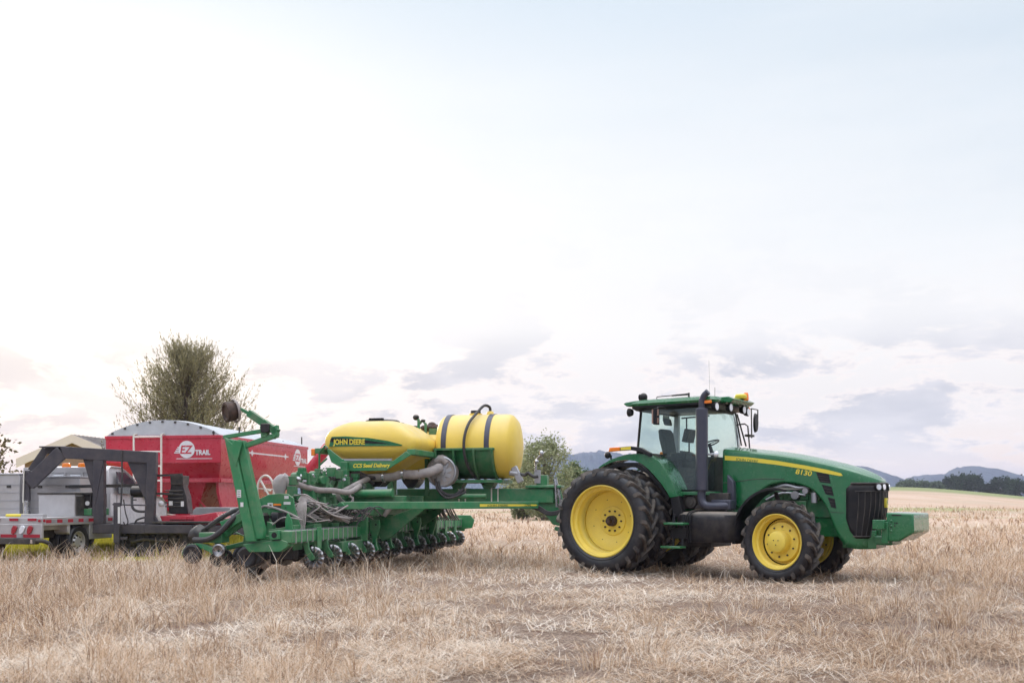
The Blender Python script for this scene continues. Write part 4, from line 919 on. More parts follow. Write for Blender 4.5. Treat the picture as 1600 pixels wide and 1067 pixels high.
cl.each('mounting_plate', 'pgreen', tbo, bevel=.005)

for y in (-1.66, -.85, .79, 1.87):
    b = B(); b.prism([(.112, .93), (.30, .93), (.31, .80), (.27, .66), (.235, .56), (.25, .44), (.28, .38), (.22, .34), (.16, .36), (.17, .50), (.15, .66), (.112, .74)], y-.03, y+.03); hg = b.build('hanger_bracket', 'pgreen', tbo, bevel=.006)
    b = B(); b.cyl((.24, y-.034, .84), (.24, y-.03, .84), .018, n=8); b.cyl((.205, y-.034, .50), (.205, y-.03, .50), .014, n=8); b.each('bracket_hole', 'black', tbo)
# one row unit, copied twelve times
def row_unit():
    e = hollow('row_unit', (0, -4.30, 0), pl)
    b = B(); b.box(-.13, -.095, -.15, .15, .50, .90)
    for s in (-1, 1):
        b.beam((-.12, s*.12, .86), (-.56, s*.10, .80), .03, .05); b.beam((-.12, s*.12, .58), (-.56, s*.10, .53), .03, .05)
    b.prism([(-.52, .92), (-.64, .96), (-.80, .80), (-1.02, .74), (-1.06, .50), (-.80, .42), (-.62, .46), (-.50, .50)], -.06, .06)
    b.beam((-1.0, 0, .60), (-1.42, 0, .50), .12, .07); b.beam((-1.0, .05, .68), (-1.25, .05, .78), .02, .02)
    fr = b.build('unit_frame', 'pgreen', e, bevel=.008)
    b = B(); b.loft([rr_ring(-1.0, -.66, .12, .80, .05), rr_ring(-1.06, -.62, .15, .90, .05), rr_ring(-1.06, -.62, .15, 1.05, .05), rr_ring(-1.02, -.66, .12, 1.09, .05)]); b.build('mini_hopper', 'black', e, sharp=40)
    for s in (-1, 1):
        b = B(); b.lathe([(.03, -.03), (.14, -.045), (.155, -.055), (.20, -.05), (.205, 0), (.20, .05), (.155, .055), (.14, .045), (.03, .03)], 28, c=(-.80, s*.15, .42)); b.build('gauge_wheel', 'rubber', e)
        b = B(); b.lathe([(.02, -.02), (.10, -.03), (.14, -.025), (.15, 0), (.14, .025), (.10, .03), (.02, .02)], 22, c=(0, 0, 0)); b.xf(Matrix.Translation((-1.45, s*.10, .36)) @ Matrix.Rotation(s*R(14), 4, 'X')); b.build('closing_wheel', 'rubber', e)
    b = B(); b.lathe([(.001, -.004), (.19, -.003), (.195, 0), (.19, .003), (.001, .004)], 28, c=(-.72, .02, .38)); b.build('opener_disc', 'steel', e)
    # fluted coulter on its hanger in front of the bar
    b = B(); nn = 52; r0 = [(.30, 0, .42)]
    ring = lambda r, amp: [(.16+r*math.cos(2*math.pi*k/nn), amp*math.sin(2*math.pi*k/nn*13), .37+r*math.sin(2*math.pi*k/nn)) for k in range(nn)]
    b.loft([ring(.02, 0), ring(.11, .002), ring(.14, .010), ring(.185, .016)], cap=False); co = b.build('coulter', 'coulter', e, sharp=60); sm = co.modifiers.new('solid', 'SOLIDIFY'); sm.thickness = .006
    b = B(); b.prism([(.0, .66), (.10, .66), (.12, .52), (.19, .42), (.19, .34), (.13, .34), (.05, .46)], -.08, -.045); b.cyl((.16, -.05, .37), (.16, .04, .37), .035, n=14); b.build('coulter_arm', 'dgreen', e, bevel=.004)
    b = B(); b.box(-.48, -.14, -.11, .11, .34, .74); b.box(-.56, -.40, -.06, .06, .28, .60); b.build('shade_filler', 'tankblack', e, bevel=.02)  # black boxes added to stand in for the deep shade under the bar
    b = B(); b.cyl((-.38, 0, .95), (-.38, 0, 1.10), .08, .07, 14); b.build('air_bag', 'black', e)
    b = B(); b.tube([(-.82, 0, 1.08), (-.7, .03, 1.2), (-.35, .0, 1.12), (-.1, .05, 1.0)], .02, 7, 5); b.tube([(-.5, -.1, .9), (-.3, -.1, 1.02), (0, -.06, .98)], .012, 6, 5); b.build('seed_hose', 'hose', e)
    return e
u0 = row_unit()
for i in range(1, 12):
    c_ = copy_tree(u0, pl); c_.location = (0, -4.30+i*.762, 0)

# lifting and transport wheels
def pwheel(x, y, r, w):
    e = hollow('transport_wheel', (x, y, r-.02), pl); tyre_mesh(r, w, r*.52, 18, .02).build('tyre', 'rubber', e, sharp=50); b = B(); b.lathe([(r*.53, -w*.36), (r*.46, -w*.3), (r*.40, -w*.05), (.001, -w*.02), (.001, .02), (r*.4, .02), (r*.53, w*.36)], 30); b.build('rim', 'dark', e)
for x, y in ((-.65, -1.15), (-.65, -.38), (-.65, .38), (-.65, 1.15)): pwheel(x, y, .46, .30)
pwheel(-1.15, -3.9, .32, .20); pwheel(-.45, 3.6, .36, .22)

# tongue
b = B(); b.box(.10, 3.30, -.14, .14, 1.24, 1.52); pplate(b, [(828, 757), (874, 757), (882, 790), (876, 822), (864, 819), (852, 803), (838, 793), (815, 790)], -.02, .10); b.box(2.75, 3.45, -.2, .2, 1.53, 1.58)
b.box(2.95, 3.16, -.10, .10, 1.56, 1.78); b.beam((3.3, 0, .75), (3.9, 0, .58), .12, .08)
tg = b.build('tongue', 'pgreen', pl, bevel=.012)
b = B()
for px in (717, 727, 768, 778): x, z = PF.side(px, 770, -.15); b.box(x-.012, x+.012, -.155, .155, 1.23, 1.53)
b.each('u_bolt', 'cream', tg)
b = B(); b.cyl(P3(868, 757, -.2), P3(870, 792, -.2), .03); b.cyl(P3(872, 765, -.22), P3(876, 785, -.22), .025); b.cyl(P3(867, 748, -.1), P3(871, 770, -.1), .045); b.each('jack', 'steel', tg)
# fold links from the wings to the tongue
for s, y0 in ((-1, -2.7), (1, 2.7)):
    b = B(); a = Vector(P3(534, 789, -2.7)); c_ = Vector(P3(840, 786, -.30)); a.y *= -s; c_.y *= -s; a.z = c_.z = 1.20; b.beam(a, c_, .09, .135); b.cyl(a+Vector((0, -.06, 0)), a+Vector((0, .06, 0)), .06); lk = b.build('fold_link', 'pgreen', pl, bevel=.01)
    if s == -1:
        d = (c_-a).normalized(); nrm = Vector((d.y, -d.x, 0)); p0 = a.lerp(c_, .68)+nrm*.048; p1 = a.lerp(c_, .985)+nrm*.048
        b = B(); b.add([p0+Vector((0, 0, .022)), p0-Vector((0, 0, .03)), p1-Vector((0, 0, .018)), p1+d*.03, p1+Vector((0, 0, .012))], [(0, 1, 2, 3, 4)]); b.build('decal_stripe', 'ydecal', lk)
        q = a.lerp(c_, .72)+nrm*.051; ang = math.atan2(d.y, d.x)
        text('lettering', 'JOHN DEERE', .05, Matrix.Translation((q.x, q.y, q.z-.022)) @ Matrix.Rotation(ang, 4, 'Z') @ Matrix.Rotation(R(90), 4, 'X'), 'green', lk, sx=1.5)
        q = a.lerp(c_, .92)+nrm*.051
        text('lettering', '1790', .05, Matrix.Translation((q.x, q.y, q.z-.02)) @ Matrix.Rotation(ang, 4, 'Z') @ Matrix.Rotation(R(90), 4, 'X'), 'green', lk, sx=1.4)
# centre frame: posts, wing brace plates, cross tubes
b = B()
pplate(b, [(567, 806), (613, 806), (650, 792), (664, 795), (640, 815), (613, 838), (597, 846), (590, 830), (572, 828)], -1.35, .04)
pplate(b, [(613, 812), (668, 790), (700, 790), (690, 800), (662, 822), (640, 830)], 1.2, .04)
for y in (-1.9, -.6, .6, 1.9): b.box(-.35, -.22, y-.07, y+.07, .85, 2.0)
b.beam((-.3, -2.7, 1.22), (-.3, 2.7, 1.22), .14, .14); b.beam((.25, -2.0, 1.1), (.25, 2.0, 1.1), .14, .18); b.beam((.6, -1.6, 1.28), (.6, 1.6, 1.28), .12, .16); b.beam((-.7, -1.8, 1.35), (-.7, 1.8, 1.35), .12, .12)
for y in (-1.9, 1.9, -.9, .9): b.beam((-.8, y, 1.35), (.9, y, 1.30), .09, .14); b.beam((-.75, y, 1.35), (.05, y, .85), .07, .10)
b.beam((-.70, -1.7, 1.4), (-.42, -1.75, 1.86), .09, .10); b.beam((.85, -.5, 1.38), (.85, -.5, 2.1), .08, .08); b.beam((.85, 1.5, 1.38), (.85, 1.5, 2.1), .08, .08); b.beam((-.6, 1.7, 1.4), (-.6, 1.7, 2.1), .08, .08)
b.box(-.65, .12, -2.0, -.9, .38, .56); b.box(-.7, .0, .9, 2.0, .42, .6); b.box(-.30, .14, -3.05, -2.1, .40, .58)
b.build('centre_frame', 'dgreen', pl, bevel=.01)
b = B(); b.cyl(P3(527, 770.5, -2.0), P3(560, 770.5, -2.0), .022, n=12); b.build('cylinder_rod', 'steel', pl)
b = B(); b.cyl(P3(558, 771, -2.0), P3(612, 770, -2.0), .075, n=20); b.cyl(P3(556, 771, -2.0), P3(560, 771, -2.0), .085, n=20); b.cyl(P3(610, 770, -2.0), P3(614, 770, -2.0), .085, n=20); b.cyl(P3(700, 775, -.5), P3(760, 775, -.5), .05); b.each('hydraulic_cylinder', 'pgreen', pl, bevel=.006)

# seed hoppers
def ring(x0, x1, yc, hy, z, p=4.5, n=44):
    cx_, hx = (x0+x1)/2, (x1-x0)/2; q = []
    for k in range(n):
        t = 2*math.pi*k/n; c_, s_ = math.cos(t), math.sin(t); q.append((cx_+hx*math.copysign(abs(c_)**(2/p), c_), yc+hy*math.copysign(abs(s_)**(2/p), s_), z))
    return q
def hopper(yc):
    prof = [(1.74, -.12, .28, .16), (1.80, -.22, .40, .28), (2.06, -.52, .74, .62), (2.16, -.68, .90, .72), (2.23, -.77, 1.00, .765), (2.33, -.80, 1.04, .778), (2.42, -.80, 1.02, .778), (2.48, -.785, .97, .77), (2.56, -.74, .89, .745), (2.64, -.66, .79, .71), (2.70, -.53, .69, .66), (2.745, -.40, .60, .60), (2.77, -.28, .52, .52), (2.78, -.1, .4, .4)]
    e = hollow('seed_hopper', (0, 0, 0), pl)
    b = B(); b.loft([ring(x0, x1, yc, hy, z, 7 if z > 2.6 else (9 if z > 2.1 else 4)) for z, x0, x1, hy in prof]); b.build('hopper_shell', 'ytank', e, sharp=75)
    b = B(); b.lathe([(.001, 2.83), (.30, 2.825), (.335, 2.80), (.34, 2.775), (.42, 2.77), (.43, 2.745), (.40, 2.73)], 40, c=(.12, yc, 0), axis='z'); b.box(-.02, .26, yc-.36, yc-.30, 2.79, 2.84); b.build('lid', 'black', e, sharp=40)
    b = B(); b.prism([(-.16, 1.80), (.28, 1.80), (.22, 1.66), (.12, 1.55), (.0, 1.55), (-.10, 1.66)], yc-.2, yc+.2); b.cyl((.06, yc-.205, 1.70), (.06, yc-.2, 1.70), .02); b.build('meter_box', 'tankblack', e, bevel=.01)
    return e
h1 = hopper(-1.02); h2 = hopper(1.02)
yd = -1.02-.782
b = B(); b.prism(PF.poly([(514, 697.5), (518, 682.3), (540, 681.5), (576, 684), (606, 688.5), (628, 694.6), (628, 696.4)], yd), yd-.003, yd+.04); de = b.build('decal_panel', 'green', h1, smooth=False)
b = B(); b.prism(PF.poly([(515.5, 690), (517.5, 684.2), (535, 684.2), (577, 688.3), (612, 693.2), (577, 692.5), (540, 693)], yd), yd-.006, yd-.002); b.build('decal_band', 'black', de, smooth=False)
x0, z0 = PF.side(521.5, 694.2, yd); text('lettering', 'JOHN DEERE', .135, TM(x0, yd-.008, z0, R(-.6)), 'ydecal', de, sx=.80, bold=.004)
# skirt panel and platform rails
ys = -1.86
b = B(); pplate(b, [(510, 700), (518, 722), (536, 732), (548, 736), (604, 735), (619, 725), (642, 711), (635, 704.5), (615, 719.5), (535, 717), (516, 702)], ys, .03)
b.box(.90, 1.06, ys, 1.86, 2.12, 2.22); b.box(-.9, -.78, ys, 1.86, 2.16, 2.26); b.prism(PF.poly([(510, 700), (518, 722), (536, 732), (548, 736), (604, 735), (619, 725), (642, 711), (635, 704.5), (615, 719.5), (535, 717), (516, 702)], ys), 1.84, 1.87); b.box(.80, 1.1, -.2, .2, 1.85, 2.13)
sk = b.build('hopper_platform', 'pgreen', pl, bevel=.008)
b = B(); b.prism(PF.poly([(537, 716.5), (614, 716.2), (611, 719.6), (539, 719.6)], ys), ys-.02, ys-.016); b.build('walkway_edge', 'galv', sk)
x0, z0 = PF.side(552, 730.3, ys); text('lettering', 'CCS Seed Delivery', .098, TM(x0, ys-.018, z0, R(.4)), 'ydecal', sk, shear=.25, sx=.93, bold=.003)
b = B(); b.box(-.97, -.90, ys-.02, ys+.05, 2.12, 2.25); b.build('amber_marker', 'amber', sk, bevel=.01)
b = B(); r0 = [P3(499, 734, -1.9), P3(499, 706, -1.9), P3(508, 696, -1.9), P3(512, 700, -1.9)]; b.tube(r0, .02, 8); b.tube([P3(499, 727, -1.9), P3(511, 716, -1.9)], .016, 6); b.tube([P3(499, 734, -1.2), P3(499, 706, -1.2), P3(508, 698, -1.2)], .02, 8)
b.each('ladder_rail', 'dgreen', sk)
b = B(); b.tube([P3(654, 682, -.2), P3(654, 656, -.2), P3(650, 652, -.2)], .03, 8); b.tube([P3(665, 690, -.1), P3(665, 662, -.1), P3(660, 657, -.1), P3(655, 662, -.1)], .03, 8); b.box(.78, 1.05, -.15, -.1, 2.6, 2.72); rl = b.build('service_rail', 'dgreen', sk)
b = B(); b.ball(P3(650, 652, -.2), .065, .06, .06); b.ball(P3(661, 657, -.1), .05, .05, .03); b.each('rail_lamp', 'tankblack', rl)
b = B()
for px, py, r in ((675, 666, .10), (680, 670, .11), (684, 676, .10)): b.ball(P3(px, py, .5), r, r, r*.9)
b.ball(P3(668, 668, .4), .16, .1, .06); b.build('breather', 'iron', sk)
# blower fan and duct
b = B(); fc = P3(692, 737, -.55); b.lathe([(.10, -.10), (.26, -.11), (.295, -.05), (.295, .10), (.26, .14), (.001, .14)], 32, c=fc); b.tube([P3(699, 724, -.6), P3(691, 717, -.6), P3(682, 722, -.6)], .095, 12, 4); fn = b.build('blower_fan', 'hose', pl, sharp=40)
b = B(); b.lathe([(.26, -.115), (.28, -.13), (.30, -.12), (.30, -.09), (.26, -.09)], 32, c=fc, closed=True)
for k in range(9): t = k*math.pi/9*2; b.beam((fc[0]+.08*math.cos(t), fc[1]-.11, fc[2]+.08*math.sin(t)), (fc[0]+.255*math.cos(t+.3), fc[1]-.10, fc[2]+.255*math.sin(t+.3)), .07, .008, up=(0, 1, 0))
b.lathe([(.001, -.14), (.08, -.13), (.09, -.10)], 16, c=fc); b.build('fan_guard', 'galv', fn)
b = B(); b.tube([P3(560, 747, -1.3), P3(585, 746, -1.35), P3(612, 745, -1.4), P3(628, 741, -1.4), P3(650, 741, -1.3), P3(672, 737, -1.0), P3(686, 731, -.7)], [.07, .095], 14, 6); dk = b.build('air_duct', 'hose', pl)
b = B()
for px, py, y in ((600, 745.5, -1.38), (630, 741, -1.4), (655, 740.5, -1.25), (676, 736, -.9)): p = Vector(P3(px, py, y)); b.cyl(p-Vector((.02, 0, 0)), p+Vector((.02, 0, 0)), .098, n=16)
b.each('duct_clamp', 'steel', dk)

# liquid tank on its saddle
e = hollow('liquid_tank', (0, 0, 2.35), pl)
b = B(); pr = [(.001, .965), (.25, .975), (.45, 1.0), (.56, 1.045), (.61, 1.10), (.63, 1.17), (.635, 1.28), (.635, 1.45), (.635, 1.66), (.627, 1.68), (.635, 1.70), (.635, 2.14), (.635, 2.34), (.628, 2.42), (.605, 2.475), (.59, 2.49), (.50, 2.56), (.30, 2.61), (.001, 2.63)]
b.lathe(pr, 72, axis='x'); b.build('tank_shell', 'ytank', e, sharp=50)
b = B()
for x in (1.22, 2.08): b.lathe([(.634, x-.05), (.645, x-.05), (.645, x+.05), (.634, x+.05)], 72, axis='x', closed=True)
b.each('strap', 'exhaust', e)
b = B(); b.lathe([(.001, .72), (.10, .715), (.105, .66), (.12, .60)], 24, c=(1.70, 0, 0), axis='z'); b.build('lid', 'tankblack', e)
b = B(); b.lathe([(.13, .60), (.13, .655), (.09, .655)], 24, c=(1.70, 0, 0), axis='z'); b.lathe([(.10, .58), (.06, .69), (.04, .70)], 20, c=(2.0, 0, 0), axis='z'); b.build('lid_collar', 'ytank', e)
b = B(); arcp = [(2.0, 0, .68), (1.99, -.02, .78), (1.90, -.12, .80), (1.80, -.30, .64)]
for k in range(1, 9): t = R(58-k*15); arcp.append((1.78-.13*math.sin(k/8*3.14), -.70*math.cos(t), .70*math.sin(t)))
arcp.append((1.95, -.35, -.74)); b.tube(arcp, .028, 9, 4); b.build('fill_hose', 'bhose', e)
b = B()
def saddle_arc(b, x0, x1, r0, r1, s):
    rings = []
    for k in range(13):
        t = R(-6-k*5.6); c_, q = math.cos(t), math.sin(t); rings.append([(x0, -s*r0*c_, r0*q), (x1, -s*r0*c_, r0*q), (x1, -s*r1*c_, r1*q), (x0, -s*r1*c_, r1*q)])
    b.loft(rings)
for s in (1, -1):
    saddle_arc(b, 1.06, 2.22, .640, .655, s)
    for x in (1.06, 1.42, 1.82, 2.18): saddle_arc(b, x, x+.035, .655, .72, s)
    b.box(1.04, 2.24, -s*.64-.045, -s*.64+.03, -.10, -.055)
b.box(1.0, 2.35, -.45, .45, -.72, -.66)
for x in (1.35, 1.98): b.prism([(x-.16, -.68), (x+.16, -.68), (x+.07, -.84), (x-.07, -.84)], -.16, .16)
b.build('saddle', 'dgreen', e, bevel=.004)
b = B(); p = Vector(P3(806, 742, -.30))-Vector((0, 0, 2.35)); b.beam(p+Vector((-.04, 0, .16)), p+Vector((.10, 0, -.14)), .10, .12); b.cyl(p+Vector((-.12, 0, .05)), p+Vector((.05, 0, .02)), .06); b.build('outlet_valve', 'galv', e, bevel=.01)
b = B(); b.tube([p+Vector((.08, 0, .02)), p+Vector((.18, 0, .0)), p+Vector((.24, 0, .04)), p+Vector((.34, 0, -.03)), p+Vector((.44, 0, -.03))], .032, 8, 4); b.build('outlet_hose', 'bhose', e)
b = B(); q = Vector(P3(840, 742, -.1)); b.box(q.x-.06, q.x+.06, q.y-.02, q.y+.02, q.z-.16, q.z+.10); b.build('control_plate', 'galv', pl)
b = B(); b.tube([q+Vector((-.03, -.03, .08)), q+Vector((-.02, -.03, .28)), q+Vector((.08, -.03, .40))], .022, 8, 3); b.ball(q+Vector((-.02, -.03, .26)), .05); b.ball(q+Vector((.08, -.03, .42)), .045, .03, .06); b.build('pressure_gauge', 'steel', pl)

# marker arm folded up at the near end
ym = -4.98
mk = hollow('marker_arm', (0, 0, 0), pl)
b = B(); b.prism(PF.poly([(355, 684), (369, 688), (404, 845), (388.5, 846)], ym), ym-.10, ym+.10); b.build('lower_boom', 'pgreen', mk, bevel=.012)
b = B(); b.prism(PF.poly([(371, 691), (383, 688), (414, 826), (413, 841), (403, 842)], ym), ym-.06, ym+.05); b.prism(PF.poly([(357, 684), (361, 700), (374, 730), (384, 690), (372, 688), (368, 694)], ym), ym-.115, ym-.09); b.build('boom_brace', 'pgreen', mk, bevel=.008)
b = B(); b.beam(P3(350, 683, ym), P3(411, 673, ym), .07, .06); b.beam(P3(376, 699, ym), P3(434, 679, ym), .08, .075); b.prism(PF.poly([(408, 667), (415, 655), (421, 660), (419, 682), (410, 684)], ym), ym-.05, ym+.05); b.prism(PF.poly([(426, 668), (434, 664), (435, 680), (428, 686)], ym), ym-.05, ym+.05); b.cyl(Vector(P3(374, 691, ym-.08)), Vector(P3(374, 691, ym+.08)), .045); b.build('linkage', 'pgreen', mk, bevel=.006)
b = B(); b.beam(P3(434, 676, ym), P3(389, 645, ym), .10, .11); b.beam(P3(391, 647, ym), P3(360, 630, ym), .05, .05); b.build('upper_boom', 'dgreen', mk, bevel=.008)
b = B(); b.box(*[sorted((P3(411, 660, ym)[0], P3(424, 660, ym)[0]))[i] for i in (0, 1)], ym-.09, ym-.02, P3(415, 676, ym)[2], P3(415, 662, ym)[2]); b.build('latch_block', 'tankblack', mk, bevel=.01)
b = B(); dc = Vector(P3(352, 644, ym-.05)); b.lathe([(.001, .02), (.10, .015), (.112, -.005), (.13, -.01), (.155, .0), (.16, .02), (.15, .13), (.125, .20), (.10, .21), (.001, .16)], 28, axis='y'); b.xf(Matrix.Translation(dc) @ Matrix.Rotation(R(-42), 4, 'Z') @ Matrix.Rotation(R(10), 4, 'X')); b.build('marker_disc', 'iron', mk, sharp=40)
b = B(); b.lathe([(.15, .16), (.185, .14), (.19, .16), (.165, .19)], 28, axis='y', closed=True); b.xf(Matrix.Translation(dc) @ Matrix.Rotation(R(-42), 4, 'Z') @ Matrix.Rotation(R(10), 4, 'X')); b.build('disc_rim', 'hose', mk)
b = B(); x, z = PF.side(378.5, 771, ym); b.box(x-.035, x+.035, ym-.106, ym-.102, z-.06, z+.06); x, z = PF.side(383, 788, ym); b.box(x-.025, x+.025, ym-.106, ym-.102, z-.035, z+.035); b.each('sticker', 'white', mk)
b = B()
for py in (768, 771.5, 775): x, z = PF.side(378.5, py, ym); b.box(x-.022, x+.022, ym-.108, ym-.1065, z-.004, z+.004)
b.each('sticker_print', 'dark', mk)
# end bracket, hose guard plate
b = B(); ye = -4.90
b.prism(PF.poly([(424, 829), (440, 827.5), (441, 842), (426, 843)], ye), ye-.10, ye+.12); b.prism(PF.poly([(382, 850), (392, 862), (441, 861.5), (452, 853), (452, 846), (443, 843), (410, 846)], ye), ye-.06, ye+.10); b.prism(PF.poly([(404, 843), (425, 842), (425, 836), (404, 838)], ye), ye-.03, ye+.06)
b.build('end_bracket', 'pgreen', pl, bevel=.01)
b = B(); x, z = PF.side(433, 835.5, ye); b.cyl((x, ye-.104, z), (x, ye-.09, z), .045, n=20); b.build('bracket_hole', 'black', pl)
yg = -4.25
b = B(); pplate(b, [(401, 787), (406, 779), (420, 772.5), (436, 770.5), (450, 771.5), (459, 778), (461, 793), (467, 812), (470, 824), (455, 826), (447, 820), (443, 808), (437, 800), (424, 800), (421, 808), (427, 820), (436, 829), (414, 830)], yg, .03)
pplate(b, [(478, 790), (486, 780), (492, 790), (500, 820), (476, 824)], yg+1.6, .03); pplate(b, [(446, 812), (450, 800), (456, 812), (458, 828), (446, 828)], yg-.4, .03)
gp = b.each('guard_plate', 'pgreen', pl, bevel=.006)[0]
b = B(); x0, z0 = PF.side(419, 794, yg); b.box(x0, x0+.09, yg-.021, yg-.017, z0, z0+.09); x0, z0 = PF.side(445, 779, yg); b.box(x0, x0+.075, yg-.021, yg-.017, z0, z0+.05); x0, z0 = PF.side(444, 788, yg); b.box(x0, x0+.12, yg-.021, yg-.017, z0, z0+.045); b.each('warning_sticker', 'white', gp)
b = B(); x0, z0 = PF.side(428, 789.5, yg); b.box(x0, x0+.135, yg-.022, yg-.018, z0, z0+.03); b.build('orange_band', 'amber', gp)
b = B(); b.box(x0, x0+.135, yg-.022, yg-.018, z0-.05, z0-.002); b.box(x0-.07, x0-.03, yg-.024, yg-.0215, z0-.02, z0+.02); b.each('sticker_print', 'dark', gp)
# grey covered motor and big hose running inboard
b = B(); b.loft([[(p[0]+r*math.cos(t)*.9, p[1]+r*.7*math.sin(t)*1.0, p[2]) for t in [2*math.pi*k/16 for k in range(16)]] for p, r in ((P3(437, 771, -3.9), .09), (P3(437, 761, -3.9), .13), (P3(438, 751, -3.9), .145), (P3(441, 744, -3.9), .11), (P3(441, 740.5, -3.9), .05))]); b.tube([P3(440, 746, -3.9), P3(448, 752, -3.85), P3(453, 762, -3.8)], [.10, .07], 12, 5); b.build('motor_cover', 'cover', pl)
b = B(); b.tube([P3(448, 755, -3.85), P3(470, 758, -3.6), P3(495, 765, -3.2), P3(520, 766, -2.8), P3(545, 769, -2.4), P3(562, 759, -2.0)], .05, 12, 6); b.tube([P3(500, 778, -2.6), P3(530, 770, -2.3), P3(560, 755, -1.9), P3(575, 748, -1.5)], .05, 10, 6); b.tube([P3(600, 806, -1.5), P3(610, 793, -1.45), P3(620, 790, -1.2), P3(655, 789, -.9)], .045, 10, 5); b.each('main_air_hose', 'hose', pl)
rh = random.Random(3); b = B(); b2 = B()
for k in range(82):       # seed and hydraulic hoses draped along the toolbar
    s0 = rh.uniform(445, 535); y = -4.3+(s0-445)/90*2.2; a = P3(s0, rh.uniform(772, 800), y); c_ = P3(s0+rh.uniform(12, 60), rh.uniform(785, 815), y+.4); m_ = [(a[i]+c_[i])/2 for i in range(3)]; m_[2] += rh.uniform(-.22, .12); m_[1] -= rh.uniform(0, .2)
    (b if k % 3 else b2).tube([a, [a[0]*.7+m_[0]*.3, a[1]*.7+m_[1]*.3, a[2]*.4+m_[2]*.6], m_, c_], rh.uniform(.008, .017), 6, 5)
for k in range(14):       # bundle across to the row units
    o = k*1.3; b.tube([P3(466+o*.6, 782+o*.3, -4.0), P3(476+o*.3, 772+k*.6, -3.9), P3(492+o*.4, 783+o*.5, -3.6), P3(505+o, 797+o*.5, -3.3), P3(530+o, 812+rh.uniform(-6, 6), -2.8)], .012, 6, 5)
for k in range(9): b.tube([P3(455+k*2.5, 832, -4.25), P3(459+k*2.4, 805-k, -4.2), P3(470+k, 780+k*.5, -4.1)], .011, 6, 5)
for k in range(7): t0 = .03*k; b.tube([P3(528, 765, -2.5), P3(526+k, 777, -2.5), P3(538+k, 787, -2.45), P3(552, 784-k, -2.4), P3(545, 770+k, -2.4)], .014, 6, 5)
b.each('seed_hose', 'hose', pl)
for k in range(12): b2.tube([P3(512+k*5, 815+rh.uniform(-6, 6), -2.6), P3(520+k*6, 798+rh.uniform(-8, 6), -2.5), P3(535+k*6, 803+rh.uniform(-8, 8), -2.4)], .012, 6, 4)
for k in range(10): b2.tube([P3(505+k*4, 745+rh.uniform(-9, 9), -2.0), P3(530+k*3, 738+rh.uniform(-5, 8), -1.7), P3(560+k*3, 752+rh.uniform(-6, 6), -1.4)], .035, 7, 4)
for k in range(16): b2.tube([P3(660+k*3, 790, .8), P3(665+k*3, 800+rh.uniform(-3, 3), 1.6), P3(672+k*3, 812, 2.6)], .016, 6, 4)
for k in range(3): b2.tube([P3(800, 786+k*2, -.2), P3(835, 788+k*3, -.25), P3(858, 800+k*2, -.25), P3(880, 795+k*2, -.2), P3(905, 780, -.1)], .022, 7, 5)
b2.tube([P3(684, 752, -.7), P3(690, 768, -.7), P3(708, 774, -.6), P3(724, 764, -.5)], .035, 8, 5); b2.tube([P3(680, 748, -.7), P3(684, 765, -.75), P3(700, 778, -.7), P3(728, 768, -.5)], .022, 8, 5)
b2.each('hydraulic_hose', 'bhose', pl)
# valve blocks, brackets and motors in the near wing
b = B()
for k in range(60):
    px = rh.uniform(452, 560); y = -3.9+(px-455)/90*1.9; p = P3(px, rh.uniform(735, 812), y); w2, h2 = rh.uniform(.03, .10), rh.uniform(.03, .12); b.box(p[0]-w2, p[0]+w2, p[1]-.05, p[1]+.05, p[2]-h2, p[2]+h2)
for px, py in ((458, 744), (466, 741), (476, 746), (486, 742), (470, 755), (486, 757), (496, 750)): p = Vector(P3(px, py, -3.0)); b.cyl(p, p+Vector((.14, -.05, 0)), .07, n=14)
b.beam(P3(462, 800, -3.9), P3(545, 790, -2.2), .10, .12); b.beam(P3(455, 776, -3.7), P3(540, 776, -2.1), .08, .08); b.beam(P3(503, 776, -3.0), P3(507, 822, -3.0), .12, .10); b.beam(P3(520, 776, -2.6), P3(524, 815, -2.6), .10, .10); b.beam(P3(490, 760, -3.2), P3(492, 800, -3.2), .08, .08)
b.build('valve_bank', 'dgreen', pl, bevel=.006)
b = B()
for k in range(13):
    px = rh.uniform(458, 545); y = -3.95+(px-455)/90*1.9; p = Vector(P3(px, rh.uniform(738, 806), y-.08)); b.cyl(p, p+Vector((rh.uniform(-.04, .04), -.04, rh.uniform(-.05, .05))), rh.uniform(.012, .03), n=8)
b.each('hose_coupling', 'galv', pl)
for px, py, r, mm, nm in ((301, 865, .155, 'rubber', 'gauge_wheel'), (343, 860, .11, 'coulter', 'coulter'), (386, 870, .165, 'rubber', 'gauge_wheel')):
    p = P3(px, py, -4.82); b = B(); b.lathe([(.02, -.03), (r*.7, -.045), (r*.8, -.05), (r, -.035), (r, .035), (r*.8, .05), (.02, .03)], 26, c=p); b.build(nm, mm, pl)
